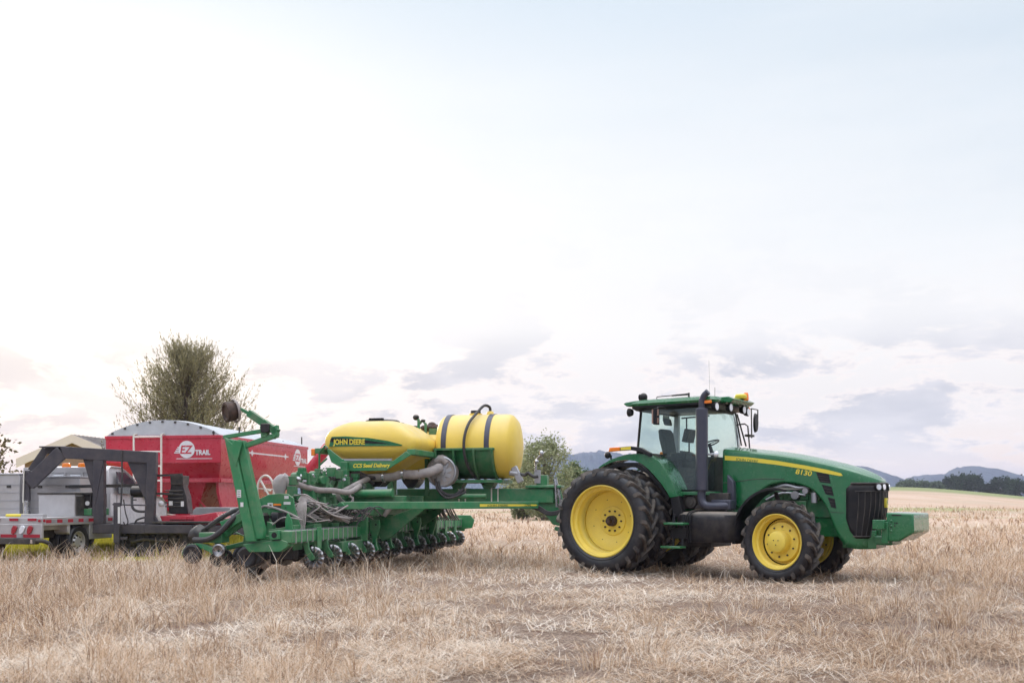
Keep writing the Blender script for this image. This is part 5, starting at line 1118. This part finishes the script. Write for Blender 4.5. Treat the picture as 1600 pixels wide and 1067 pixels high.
# outer wing frame on the left: arms behind the marker
b = B(); b.beam(P3(335, 845, -4.6), P3(392, 802, -4.6), .10, .16);  b.prism(PF.poly([(286, 868), (288, 858), (296, 850), (310, 848), (324, 850), (340, 858), (352, 862), (352, 868), (338, 868), (326, 860), (312, 855), (300, 857), (294, 866)], -4.75), -4.80, -4.70); b.prism(PF.poly([(345, 815), (380, 800), (382, 812), (352, 830)], -4.7), -4.74, -4.66); b.box(-1.6, -1.2, -4.75, -4.5, .62, .78)
b.build('rear_wing_frame', 'pgreen', pl, bevel=.008)
b = B(); b.loft([[(p[0], p[1]+.16*math.cos(t), p[2]+r*math.sin(t)) for t in [2*math.pi*k/16 for k in range(16)]] for p, r in ((P3(301, 838, -4.55), .03), (P3(303, 836, -4.55), .12), (P3(312, 833, -4.55), .15), (P3(320, 836, -4.55), .12), (P3(322, 838, -4.55), .03))]); b.build('vacuum_housing', 'dark', pl)
b = B(); b.tube([P3(303, 843, -4.75), P3(325, 842, -4.8), P3(345, 830, -4.8), P3(362, 812, -4.75), P3(380, 796, -4.6)], .045, 9, 5); b.tube([P3(322, 826, -4.5), P3(340, 812, -4.5), P3(365, 798, -4.4), P3(384, 793, -4.3)], .04, 9, 5); b.each('outer_hose', 'bhose', pl)

# ------------------------------------------------------------------ red gravity wagon on its trailer
def wall_frame(o, xdir):      # frame whose x runs along xdir, y away to its left
    return math.atan2(xdir[1], xdir[0])
WC = at(345, 780, 26.0); WL = Vector((WC.x-3.28*.9855, WC.y+3.28*.170, WC.z)); WRt = at(480, 780, 32.0)
ax = Vector((WC.x-WL.x, WC.y-WL.y, 0)); WW = ax.length; ax.normalize(); ay = Vector((-ax.y, ax.x, 0)); WD = (Vector((WRt.x-WC.x, WRt.y-WC.y, 0))).dot(ay)
wg = empty('grain_wagon', (WL.x, WL.y, 0), math.atan2(ax.y, ax.x), 'red gravity wagon with a grey tarp top and white badge, behind the planter', 'wagon')
WM = Matrix.Translation((WL.x, WL.y, 0)) @ Matrix.Rotation(math.atan2(ax.y, ax.x), 4, 'Z'); WI = WM.inverted()
def wl(px, py, Z): return WI @ at(px, py, Z)
T0 = 2.96
def rect(x0, x1, y0, y1, z): return [(x0, y0, z), (x1, y0, z), (x1, y1, z), (x0, y1, z)]
b = B(); b.loft([rect(0, WW, 0, WD, T0), rect(0, WW, 0, WD, 2.27), rect(.25, WW-.22, .35, WD-.3, 1.93), rect(.28, WW-.25, .38, WD-.3, 1.78)], cap=True)
bx = b.build('wagon_box', 'red', wg, bevel=.012)
b = B()
b.loft([rect(.282, WW-.62, .39, 2.7, 1.776), rect(1.45, WW-1.05, .75, 1.7, .95), rect(1.45, WW-1.05, .75, 1.7, .80)])
b.loft([rect(.282, WW-.262, 2.72, WD-.31, 1.776), rect(1.2, WW-.9, 3.6, 4.4, .95), rect(1.2, WW-.9, 3.6, 4.4, .80)])
b.prism([(.40, 1.774), (2.7, 1.774), (2.7, 1.6), (1.9, .9), (.72, .9), (.42, 1.5)], WW-.335, WW-.265, 'x')
b.beam((WW-.62, .75, .9), (WW-.95, .55, 1.35), .05, .05)
b.build('hopper_bottom', 'red', wg, bevel=.01)
b = B(); b.box(-.02, WW+.02, -.02, .03, T0-.05, T0+.03); b.box(-.02, WW+.02, WD-.03, WD+.02, T0-.05, T0+.03); b.box(-.02, .03, 0, WD, T0-.051, T0+.028); b.box(WW-.03, WW+.02, 0, WD, T0-.051, T0+.028)
b.box(.22, WW-.18, .27, .40, 1.76, 1.87); b.box(WW-.27, WW-.16, .34, WD-.3, 1.758, 1.872)
b.build('rim_rail', 'red', wg, bevel=.006)
b = B(); rings = []
for j in range(13):
    y = WD*j/12; q = []
    sag = .05*math.sin(j*2.3)
    for k in range(17): t = k/16; q.append((WW*t, y, T0+.02+(.42+sag)*math.sin(math.pi*t)**.75*(1 if j < 12 else .98)*(1-.25*j/12)))
    rings.append(q)
strip(b, rings); strip(b, [[p, (p[0], p[1]-.0, T0)] for p in rings[0]]); strip(b, [[p, (p[0], p[1], T0)] for p in rings[-1]])
b.build('tarp', 'tarp', wg, sharp=60)
b = B()
for k in range(9): x = .2+k*(WW-.4)/8; z = T0+.02+.42*math.sin(math.pi*x/WW)**.75; b.box(x-.03, x+.03, -.02, .0, z-.07, z-.02)
for k in (0, 3, 6, 9, 12): y = WD*k/12; b.cyl((WW-.2, y, T0), (WW-.2, y, T0+.35 if k in (3, 12) else T0+.14), .02)
b.each('tarp_hook', 'dark', wg)
# badge: disc with two block letters, then smaller lettering
def badge(x, y, z, s, rot):
    M = Matrix.Translation((x, y, z)) @ Matrix.Rotation(rot, 4, 'Z')
    e = hollow('badge', (0, 0, 0), bx)
    b = B(); b.lathe([(.001, -.006), (.27*s, -.006), (.27*s, 0)], 36); 
    for k in range(4): b.box(-.42*s+.03*k, -.2*s, -.005, -.001, (-.12+.055*k)*s, (-.085+.055*k)*s)
    b.box(-.35*s, .85*s, -.005, -.001, -.30*s, -.28*s)
    b.xf(M); b.build('badge_disc', 'white', e, smooth=False)
    text('lettering', 'EZ', .36*s, M @ TM(-.24*s, -.008, -.13*s, 0), 'red', e, sx=.95, shear=.2, bold=.006)
    text('lettering', 'TRAIL', .21*s, M @ TM(.29*s, -.006, -.17*s, 0), 'white', e, sx=.9, bold=.008)
badge(wl(299, 700, 26.4).x, -.004, 2.62, .84, 0)
badge(WW+.004, WD*.86, 2.62, .95, R(90))
b = B()
b.box(WW, WW+.006, 1.3, WD*.74, 2.585, 2.625)
for y in (1.9, WD*.70): b.prism([(y-.2, 2.60), (y-.05, 2.64), (y, 2.70), (y+.05, 2.64), (y+.2, 2.60), (y+.05, 2.57), (y, 2.50), (y-.05, 2.57)], WW+.004, WW+.009, 'x')
b.build('white_arrow', 'white', bx, smooth=False)
# ladder on the near face
b = B(); xa, xb_ = wl(233, 700, 27).x, wl(267, 700, 26.6).x
for x in (xa, xb_): b.tube([(x, -.02, 3.02), (x, -.16, 3.02), (x, -.16, 1.65)] if x != xb_ else [(x, -.02, 3.02), (x, -.16, 3.02), (x, -.16, .95), (x+.45, -.16, .88)], .026, 8)
for z in (2.95, 2.56, 2.18, 1.8): b.cyl((xa, -.16, z), (xb_, -.16, z), .022)
b.build('ladder', 'cream', wg)
# handwheel on the far side gate
b = B(); hw = wl(415, 766, 26.0); b.tube([(hw.x+.23*math.cos(t), hw.y, hw.z+.39*math.sin(t)) for t in [2*math.pi*k/28 for k in range(29)]], .028, 8); b.beam((hw.x-.16, hw.y, hw.z+.30), (hw.x+.18, hw.y, hw.z-.28), .03, .07, up=(0, 1, 0)); b.cyl((hw.x, hw.y+.3, hw.z), (hw.x, hw.y-.02, hw.z), .03); b.beam((hw.x-.3, hw.y+.06, hw.z+.06), (hw.x+.32, hw.y+.06, hw.z+.02), .03, .07, up=(0, 1, 0)); b.build('handwheel', 'cream', wg)
b = B(); b.box(WW-.9, WW-.25, .25, .29, .80, 1.05); b.prism([(WW-.95, .78), (WW+.4, .78), (WW+.3, 1.10), (WW-.65, 1.10)], -.1, .9); b.build('chute_apron', 'galv', wg, bevel=.01)

# trailer: frame, arched neck, wheels
TZ = 22.4
tr = empty('gooseneck_trailer', (at(145, 780, TZ).x, TZ, 0), math.atan2(.12, 1), 'charcoal gooseneck trailer carrying the red wagon', 'trailer')
TMx = Matrix.Translation((at(145, 780, TZ).x, TZ, 0)) @ Matrix.Rotation(math.atan2(.12, 1), 4, 'Z'); TI = TMx.inverted()
def tf(px, py, dy=0): # point on the trailer's near side plane (local y = dy)
    # intersect sight line with the plane
    u = (px-CX)/FPX; d = TI.to_3x3() @ Vector((u, 1, (HY-py)/FPX)); o = TI @ Vector((0, 0, EYE)); t = (dy-o.y)/d.y; return o+d*t
def tfp(pts, dy=0): return [(tf(a, b_, dy).x, tf(a, b_, dy).z) for a, b_ in pts]
b = B(); p = tfp([(143, 818), (143, 833), (460, 836), (460, 822)]); b.prism(p, 0, .16); b.prism(p, 2.1, 2.26)
Ln = p[2][0]
for k in range(7): x = .1+k*(Ln-.3)/6; b.box(x, x+.10, .16, 2.1, p[0][1]-.14, p[0][1]-.03)
b.build('frame', 'neck', tr, bevel=.012)
b = B(); b.box(1.3, Ln+.2, -.03, 2.3, p[0][1]-.015+.02, p[0][1]+.05)
b.box(1.6, Ln, .3, .5, p[0][1]+.05, .86); b.box(1.6, Ln, 1.8, 2.0, p[0][1]+.05, .86); b.build('deck', 'dark', tr, bevel=.008)
nk = B()
nk.prism(tfp([(94, 697), (162, 701), (244, 706), (244, 724), (162, 719), (100, 716)]), .0, .20)           # top beam
nk.prism(tfp([(146, 718), (162, 719), (162, 818), (143, 818)]), .0, .22)                                    # first post
nk.prism(tfp([(230, 722), (244, 722), (241, 780), (240, 818), (226, 818)]), .0, .22)                     # second post
nk.prism(tfp([(128, 716), (152, 719), (152, 742), (143, 768)]), .06, .10); nk.prism(tfp([(197, 720), (232, 722), (232, 785), (225, 780)]), .06, .10)   # gussets
nk.prism(tfp([(240, 802), (250, 820), (226, 820)]), .06, .10)
nk.prism(tfp([(144, 800), (164, 818), (143, 818)]), .06, .10)
nk.prism(tfp([(226, 818), (226, 833), (252, 833), (300, 833), (300, 820), (252, 820)]), -.04, .0)
nk.build('neck_frame', 'neck', tr, bevel=.01)
nk = B(); a = tf(94, 706, .1); a2 = tf(45, 756, .1)
nk.beam(a+Vector((.05, -.02, 0)), a2, .10, .30); nk.beam(a+Vector((-.40, .30, .08)), a2+Vector((-.04, .28, .30)), .09, .16); nk.beam(a+Vector((.15, .2, .115)), a+Vector((-.44, .25, .115)), .5, .03); nk.beam(a2+Vector((.05, 0, 0)), a2+Vector((.02, .4, .05)), .08, .2); nk.beam(a+Vector((.1, .3, .02)), a+Vector((-.42, .3, .06)), .12, .16)
nk.build('neck_arm', 'neck', tr, bevel=.01)
nk = B(); q0 = tf(42, 735, .15); q1 = tf(42, 783, .15); nk.beam(q0, q1, .13, .13); co = nk.build('coupler_post', 'neck', tr, bevel=.008)
nk = B(); q2 = tf(42, 804, .15); nk.cyl(q1+Vector((0, 0, .02)), q2, .075); nk.box(q2.x-.16, q2.x+.16, q2.y-.16, q2.y+.16, q2.z-.03, q2.z+.01); nk.build('coupler', 'steel', co)
nk = B(); w0 = tf(37.5, 735, .05); w1 = tf(36, 785, .05); nk.beam(w0, w1, .02, .035); nk.build('reflective_tape', 'cream', co)
# landing jack, fuel can, pump engine, hoses
b = B(); j0 = tf(183, 785, -.12); j1 = tf(183, 848, -.12); j2 = tf(181, 876, -.12); b.beam(j0, j1, .13, .13); b.beam(j1, j2, .09, .09); b.box(j2.x-.12, j2.x+.12, j2.y-.12, j2.y+.12, max(j2.z, .0)-.02, max(j2.z, 0)+.02); b.tube([j0+Vector((-.1, 0, -.04)), j0+Vector((.62, .02, -.06))], .018, 8); b.beam(j1+Vector((0, 0, .1)), j1+Vector((.22, .02, .1)), .06, .06); b.build('landing_jack', 'neck', tr, bevel=.008)
b = B(); k0 = tf(186, 800, -.20); b.box(k0.x-.025, k0.x+.025, k0.y-.01, k0.y, k0.z-.25, k0.z+.12); b.build('jack_sticker', 'white', tr)
b = B(); c0 = tf(205, 768, .3); b.cyl(c0, c0+Vector((.34, 0, 0)), .13, n=24); b.build('air_tank', 'tankblack', tr, bevel=.03)
b = B(); b.beam(tf(108, 760, .4), tf(226, 758, .4), .09, .07); b.beam(tf(244, 743, .2), tf(285, 741, .2), .05, .05); b.beam(tf(240, 771, .2), tf(270, 771, .2), .05, .05); b.each('cross_beam', 'dark', tr)
en = hollow('pump_engine', (0, 0, 0), tr)
b = B(); b.prism(tfp([(262, 745), (281, 745), (281, 760), (286, 775), (289, 803), (259, 803), (256, 775), (261, 762)]), .35, .95); b.build('engine_block', 'tankblack', en, bevel=.02)
b = B(); b.prism(tfp([(261, 742), (282, 742), (281, 757), (262, 757)]), .30, 1.0); q = tf(272, 775, .33); 
for k in range(5): b.box(q.x-.2, q.x+.2, q.y-.02, q.y+.02, q.z-.25+k*.09, q.z-.22+k*.09)
b.build('air_cleaner', 'dark', en, bevel=.03)
b = B(); q = tf(252, 787, .3); b.ball(q, .07); q = tf(285, 787, .33); b.box(q.x-.03, q.x+.03, q.y-.02, q.y+.02, q.z-.06, q.z+.06); q = tf(267, 786, .33); b.box(q.x-.04, q.x+.04, q.y-.02, q.y+.02, q.z-.05, q.z+.05); b.each('engine_fitting', 'white', en)
b = B(); b.tube([tf(190, 703, -.03), tf(191, 740, -.03), tf(189, 790, -.03)], .02, 8); b.tube([tf(193, 780, .0), tf(196, 800, 0), tf(200, 815, 0), tf(196, 820, 0), tf(193, 815, 0)], .014, 7, 5); b.tube([tf(206, 775, .2), tf(207, 792, .1), tf(214, 798, .1), tf(226, 799, .1)], .03, 8, 5); b.tube([tf(210, 820, .1), tf(214, 812, .1), tf(226, 808, .1)], .022, 8, 4); b.each('hose', 'bhose', tr)
b = B(); b.prism(tfp([(300, 806), (300, 821), (345, 821), (335, 800)]), .2, 1.9); b.prism(tfp([(245, 806), (300, 806), (300, 819), (250, 819)]), .3, 2.0); b.build('red_skid', 'red', tr, bevel=.01)
def small_wheel(parent, x, y, z, r, w, rimmat='dark', name='wheel', rz=0):
    e = hollow(name, (x, y, z), parent, rz); t = B(); sw = r*.62
    t.lathe([(sw, -.42*w), (sw+.3*(r-sw), -.5*w), (r-.25*(r-sw), -.5*w), (r-.02, -.42*w), (r, -.25*w), (r, .25*w), (r-.02, .42*w), (r-.25*(r-sw), .5*w), (sw+.3*(r-sw), .5*w), (sw, .42*w)], 40, closed=True)
    for a in (-.2, 0, .2): t.lathe([(r-.001, (a-.07)*w), (r+.008, (a-.06)*w), (r+.008, (a+.06)*w), (r-.001, (a+.07)*w)], 40, closed=True)
    t.build('tyre', 'rubber', e); m = B(); m.lathe([(sw+.01, -.42*w), (sw-.02, -.40*w), (sw-.03, -.15*w), (sw*.7, -.05*w), (sw*.45, -.30*w), (sw*.2, -.34*w), (.001, -.30*w), (.001, .3*w), (sw*.6, .1*w), (sw+.01, .42*w)], 36); m.build('rim', rimmat, e, sharp=30)
    k = B()
    for q in range(8): t_ = q*math.pi/4; k.cyl((sw*.55*math.cos(t_), -.30*w, sw*.55*math.sin(t_)), (sw*.55*math.cos(t_), -.16*w, sw*.55*math.sin(t_)), sw*.10, n=10)
    k.each('hub_bolt', 'dark', e); return e
for px in (214, 243, 272): 
    q = tf(px, 850, .5); small_wheel(tr, q.x, .30, .38, .39, .24)
    small_wheel(tr, q.x, 1.95, .38, .39, .24)
b = B(); b.tube([tf(206, 846, .15), tf(226, 842, .15), tf(265, 845, .15)], .04, 8); b.box(*sorted((tf(205, 840, .3).x, tf(290, 840, .3).x)), .4, 1.9, .30, .46); b.build('axles', 'dark', tr)

# ------------------------------------------------------------------ flatbed truck
th = math.atan2(2.5, .42)
TK0 = at(66, 780, 20.6)      # rear right corner of the bed
tk = empty('flatbed_truck', (TK0.x, TK0.y, 0), th-R(90), 'white flatbed truck with silver toolboxes under the trailer neck', 'truck')
# local: x to the right, y forward, origin at the rear right corner
TKM = Matrix.Translation((TK0.x, TK0.y, 0)) @ Matrix.Rotation(th-R(90), 4, 'Z'); TKI = TKM.inverted()
def kf(px, py, Z): return TKI @ at(px, py, Z)
BW = 2.35
b = B(); b.box(-BW, 0, 0, 2.75, .80, .93); b.box(-BW, 0, -.015, .05, .50, .80); b.box(-.08, -.0, .05, 2.7, .76, .80); b.box(-BW, -BW+.08, .05, 2.7, .76, .80)
b.box(-BW+.2, -.2, .3, 2.6, .66, .80); bd = b.build('bed', 'alu', tk, bevel=.008)
b = B()
for k in range(7): b.box(.001, .005, .12+k*.38, .30+k*.38, .815, .885)
for k in range(5): b.box(-.32-k*.42, -.12-k*.42, -.021, -.017, .86, .915); b.box(-.42-k*.52, -.04-k*.52, -.021, -.017, .515, .585) if k % 1 == 0 else None
b.each('red_tape', 'redstripe', bd)
b = B()
for k in range(4): b.box(-.57-k*.52, -.43-k*.52, -.024, -.0215, .515, .585)
for k in range(7): b.box(.001, .0045, .31+k*.38, .49+k*.38, .815, .885)
b.each('white_tape', 'galv', bd)
for xx, mm in ((-.28, 'redlens'), (-.46, 'clear'), (-.64, 'redlens')):
    b = B(); b.prism([(xx-.05, .60), (xx, .585), (xx+.05, .62), (xx+.09, .72), (xx+.06, .765), (xx, .765), (xx-.04, .70)], -.045, -.016); b.build('tail_light', mm, tk, bevel=.008)
b = B(); b.cyl((-.05, -.03, .865), (-.05, -.015, .865), .03); b.cyl((.0, .06, .865), (.015, .06, .865), .03); b.each('side_marker', 'redlens', tk)
b = B(); b.box(-BW-.05, -.10, -.10, .05, .38, .50); b.tube([(-.2, -.05, .45), (.02, -.02, .45), (.10, .1, .38), (.10, .2, .25)], .045, 8, 4); b.box(-BW+.4, -.4, .4, 6.0, .48, .66); b.build('chassis', 'dark', tk, bevel=.01)
b = B(); b.box(-.2, -.155, -.105, -.098, .40, .48); b.build('bumper_end', 'chrome', tk)
small_wheel(tk, -.15, 1.35, .375, .385, .24, 'alu', rz=R(90)); small_wheel(tk, -.42, 1.35, .375, .385, .24, 'dark', rz=R(90)); small_wheel(tk, -BW+.15, 1.35, .375, .385, .24, 'dark', rz=R(-90))
small_wheel(tk, -.22, 4.75, .375, .385, .24, 'chrome', rz=R(90)); small_wheel(tk, -BW+.2, 4.75, .375, .385, .24, 'chrome', rz=R(-90))
b = B(); b.prism([(.95-.05, .76), (.90, .6), (.98, .55), (1.0, .76)], -.35, -.02, 'x'); b.box(-.3, -.02, 1.72, 2.6, .42, .78); b.each('side_skirt', 'alu', tk, bevel=.01)
# toolboxes and rack on the bed
b = B(); b.box(-1.75, -.5, 2.08, 2.58, .93, 1.80); b.box(-2.33, -1.78, 1.75, 2.55, .93, 1.86); bb = b.each('toolbox', 'alu', tk, bevel=.012)[0]
b = B(); b.box(-1.77, -.48, 2.06, 2.59, 1.80, 1.84); b.box(-2.35, -1.77, 1.73, 2.57, 1.86, 1.90); b.each('toolbox_lid', 'galv', bb, bevel=.01)
b = B()
for x_, z_ in ((-1.5, 1.6), (-.8, 1.6), (-1.15, 1.2), (-2.05, 1.6)): b.box(x_-.05, x_+.05, 2.06 if x_ > -1.8 else 1.735, 2.079 if x_ > -1.8 else 1.749, z_-.03, z_+.03)
b.each('latch', 'dark', bb)
b = B()
for z_ in (1.10, 1.28, 1.46, 1.64): b.box(-1.74, -.52, 2.066, 2.079, z_-.008, z_+.008); b.box(-2.32, -1.79, 1.738, 1.749, z_-.008, z_+.008)
b.each('box_rib', 'galv', bb)
b = B(); b.box(-1.10, -.22, 1.45, 1.98, .93, 1.42); b2 = b.build('toolbox', 'alu', tk, bevel=.01)
b = B(); b.box(-1.12, -.20, 1.43, 2.0, 1.42, 1.46); b.box(-.22, -.205, 1.5, 1.95, .95, 1.38); b.build('toolbox_lid', 'dark', b2, bevel=.006)
b = B(); b.box(-2.34, -1.4, .0, .25, .93, 1.02); b.box(-.6, -.1, .15, .30, .93, 1.0); b.each('bed_rail', 'alu', tk, bevel=.006)
b = B(); b.box(-1.0, -.55, .2, .42, .94, 1.0); b.build('yellow_strap', 'ydecal', tk, bevel=.02)
b = B(); b.box(-BW+.05, -.6, 2.62, 2.75, .93, 1.95); b.box(-BW+.05, -.55, 2.60, 2.77, 1.93, 2.06)
for k in range(4): b.box(-BW+.2+k*.45, -BW+.24+k*.45, 2.60, 2.62, .95, 1.95)
hb = b.build('headache_rack', 'alu', tk, bevel=.01)
for xx in (-.95, -1.38, -1.9):
    b = B(); b.box(xx-.13, xx+.13, 2.585, 2.60, 1.80, 1.88); b.build('rack_light', 'clear', hb, bevel=.02)
    
b = B()
for xx in (-.83, -1.24): b.loft([rect(xx-.10, xx+.10, 2.64, 2.74, 2.06), rect(xx-.08, xx+.08, 2.65, 2.73, 2.16)])
b.each('beacon', 'amber', hb, bevel=.015)
# welder with engine, green base
b = B(); b.box(-.55, -.05, 1.8, 2.45, 1.12, 1.45); b.cyl((-.35, 1.78, 1.2), (-.35, 1.9, 1.2), .12); b.box(-.7, -.02, 1.75, 1.85, 1.40, 1.47); wb = b.build('generator', 'tankblack', tk, bevel=.02)
b = B(); b.box(-.6, -.03, 1.78, 2.5, .95, 1.10); b.build('generator_base', 'pgreen', wb, bevel=.01)
b = B(); b.cyl((-.12, 1.77, 1.22), (-.12, 1.79, 1.22), .05); b.box(-.4, -.3, 1.77, 1.785, 1.0, 1.06); b.each('generator_cap', 'white', wb)
# cab body
cabp = [(2.82, .55), (2.82, 1.5), (2.88, 2.02), (3.02, 2.10), (3.48, 2.09), (3.85, 1.90), (4.32, 1.48), (5.2, 1.36), (5.42, 1.2), (5.46, .55)]
b = B()
rings = []
for xs, k in ((-BW+.22, .0), (-BW+.14, .6), (-BW+.1, 1), (-.20, 1), (-.16, .6), (-.24, 0)):
    rings.append([(xs+(0 if z < 1.4 else (-.10 if xs > -1 else .10)*(z-1.4)/.6), y, z-(0 if z < 1.4 else .03*(1-k))) for y, z in cabp])
b.loft(rings); cb = b.build('cab_body', 'truck', tk, bevel=.03, sharp=30)
b = B(); 
for s_ in (0,):
    x_ = -.155
    b.add([(x_+.006, 3.10, 1.45), (x_+.006, 4.12, 1.43), (x_-.05, 3.80, 1.78), (x_-.08, 3.50, 1.95), (x_-.085, 3.14, 1.97)], [(0, 1, 2, 3, 4)])

for gw in b.each('side_window', 'tglass', cb, smooth=False): sm = gw.modifiers.new('solid', 'SOLIDIFY'); sm.thickness = .02; sm.offset = 0
b = B(); b.box(-BW+.35, -.45, 2.83, 2.85, 1.45, 1.85); b.build('rear_window', 'tglass', cb)
b = B(); b.box(-.158, -.150, 3.02, 3.035, .62, 1.42); b.box(-.158, -.150, 4.30, 4.315, .62, 1.40); b.box(-.16, -.13, 3.70, 3.86, 1.28, 1.31); b.each('door_trim', 'dark', cb)
b = B(); b.box(-.12, .08, 4.10, 4.16, 1.42, 1.64); b.build('door_mirror', 'black', cb, bevel=.02)

# ------------------------------------------------------------------ shed
sh = empty('shed', (at(113, 780, 44).x, 44, 0), R(-4), 'cream shed with a low metal gable roof behind the truck', 'shed')
sc_ = 44/FPX; hw_ = 2.55; zr = (HY-678)*sc_+EYE; ze = (HY-716)*sc_+EYE
b = B(); b.prism([(-hw_+.25, 0), (hw_-.25, 0), (hw_-.25, ze-.1), (0, zr-.25), (-hw_+.25, ze-.1)], .2, 9); b.build('wall', 'wall', sh)
b = B(); 
for s in (-1, 1): b.prism([(0, zr-.03), (s*hw_, ze-.03), (s*hw_, ze-.10), (0, zr-.10)], .0, 9.2)
rf_ = b.build('roof', 'roofm', sh)
b = B()
for s in (-1, 1): b.prism([(0, zr-.0), (s*(hw_+.02), ze+.0), (s*(hw_+.02), ze-.40), (0, zr-.40)], -.04, -.001)
b.build('gable_trim', 'trim', rf_, bevel=.01)
b = B()
for k in range(24):
    for s in (-1, 1): y = .2+k*.37; b.beam((0, y, zr-.01), (s*hw_, y, ze-.01), .03, .03, up=(0, 0, 1))
b.each('roof_rib', 'roofm', rf_)
b = B(); b.box(-1.1, -.3, .18, .2, .9, 1.9); b.build('shed_window', 'tglass', sh)
s2 = empty('shed', (at(170, 780, 40).x+1.0, 47, 0), R(-12), 'long grey metal roof showing between the shed gable and the red wagon', 'shed')
b = B(); b.prism([(-1.9, 0), (2.5, 0), (2.5, 3.2), (.3, 3.9), (-1.9, 3.35)], .2, 6); b.build('wall', 'wall', s2)
b = B(); b.prism([(-2.1, 3.33), (.3, 4.0), (2.7, 3.2), (2.7, 3.12), (.3, 3.90), (-2.1, 3.25)], 0, 6.2); b.build('roof', 'roofm', s2)
# red auger tube of the seed tender behind the planter
ag = empty('auger', (at(495, 780, 30).x, 30, 0), 0, 'slanted red auger tube rising behind the planter handrail', 'auger')
b = B(); a0 = at(470, 752, 30); a1 = at(513, 697, 30); o = Vector((at(495, 780, 30).x, 30, 0)); b.cyl(a0-o, a1-o, .16, n=20); t_ = b.build('auger_tube', 'red', ag)
b = B(); b.beam(a0-o, Vector((a0.x-o.x+.2, .3, 0)), .08, .08); b.beam(a0.lerp(a1, .6)-o, Vector((a0.x-o.x+.6, .4, 0)), .08, .08); b.each('auger_leg', 'dark', ag)

# keep the tree of parts three levels deep: thing > part > sub-part
def depth(o):
    d = 0
    while o.parent: o = o.parent; d += 1
    return d
for o in list(col.objects):
    while depth(o) > 2:
        p = o.parent; M = p.matrix_basis @ o.matrix_basis; o.parent = p.parent; o.matrix_basis = M
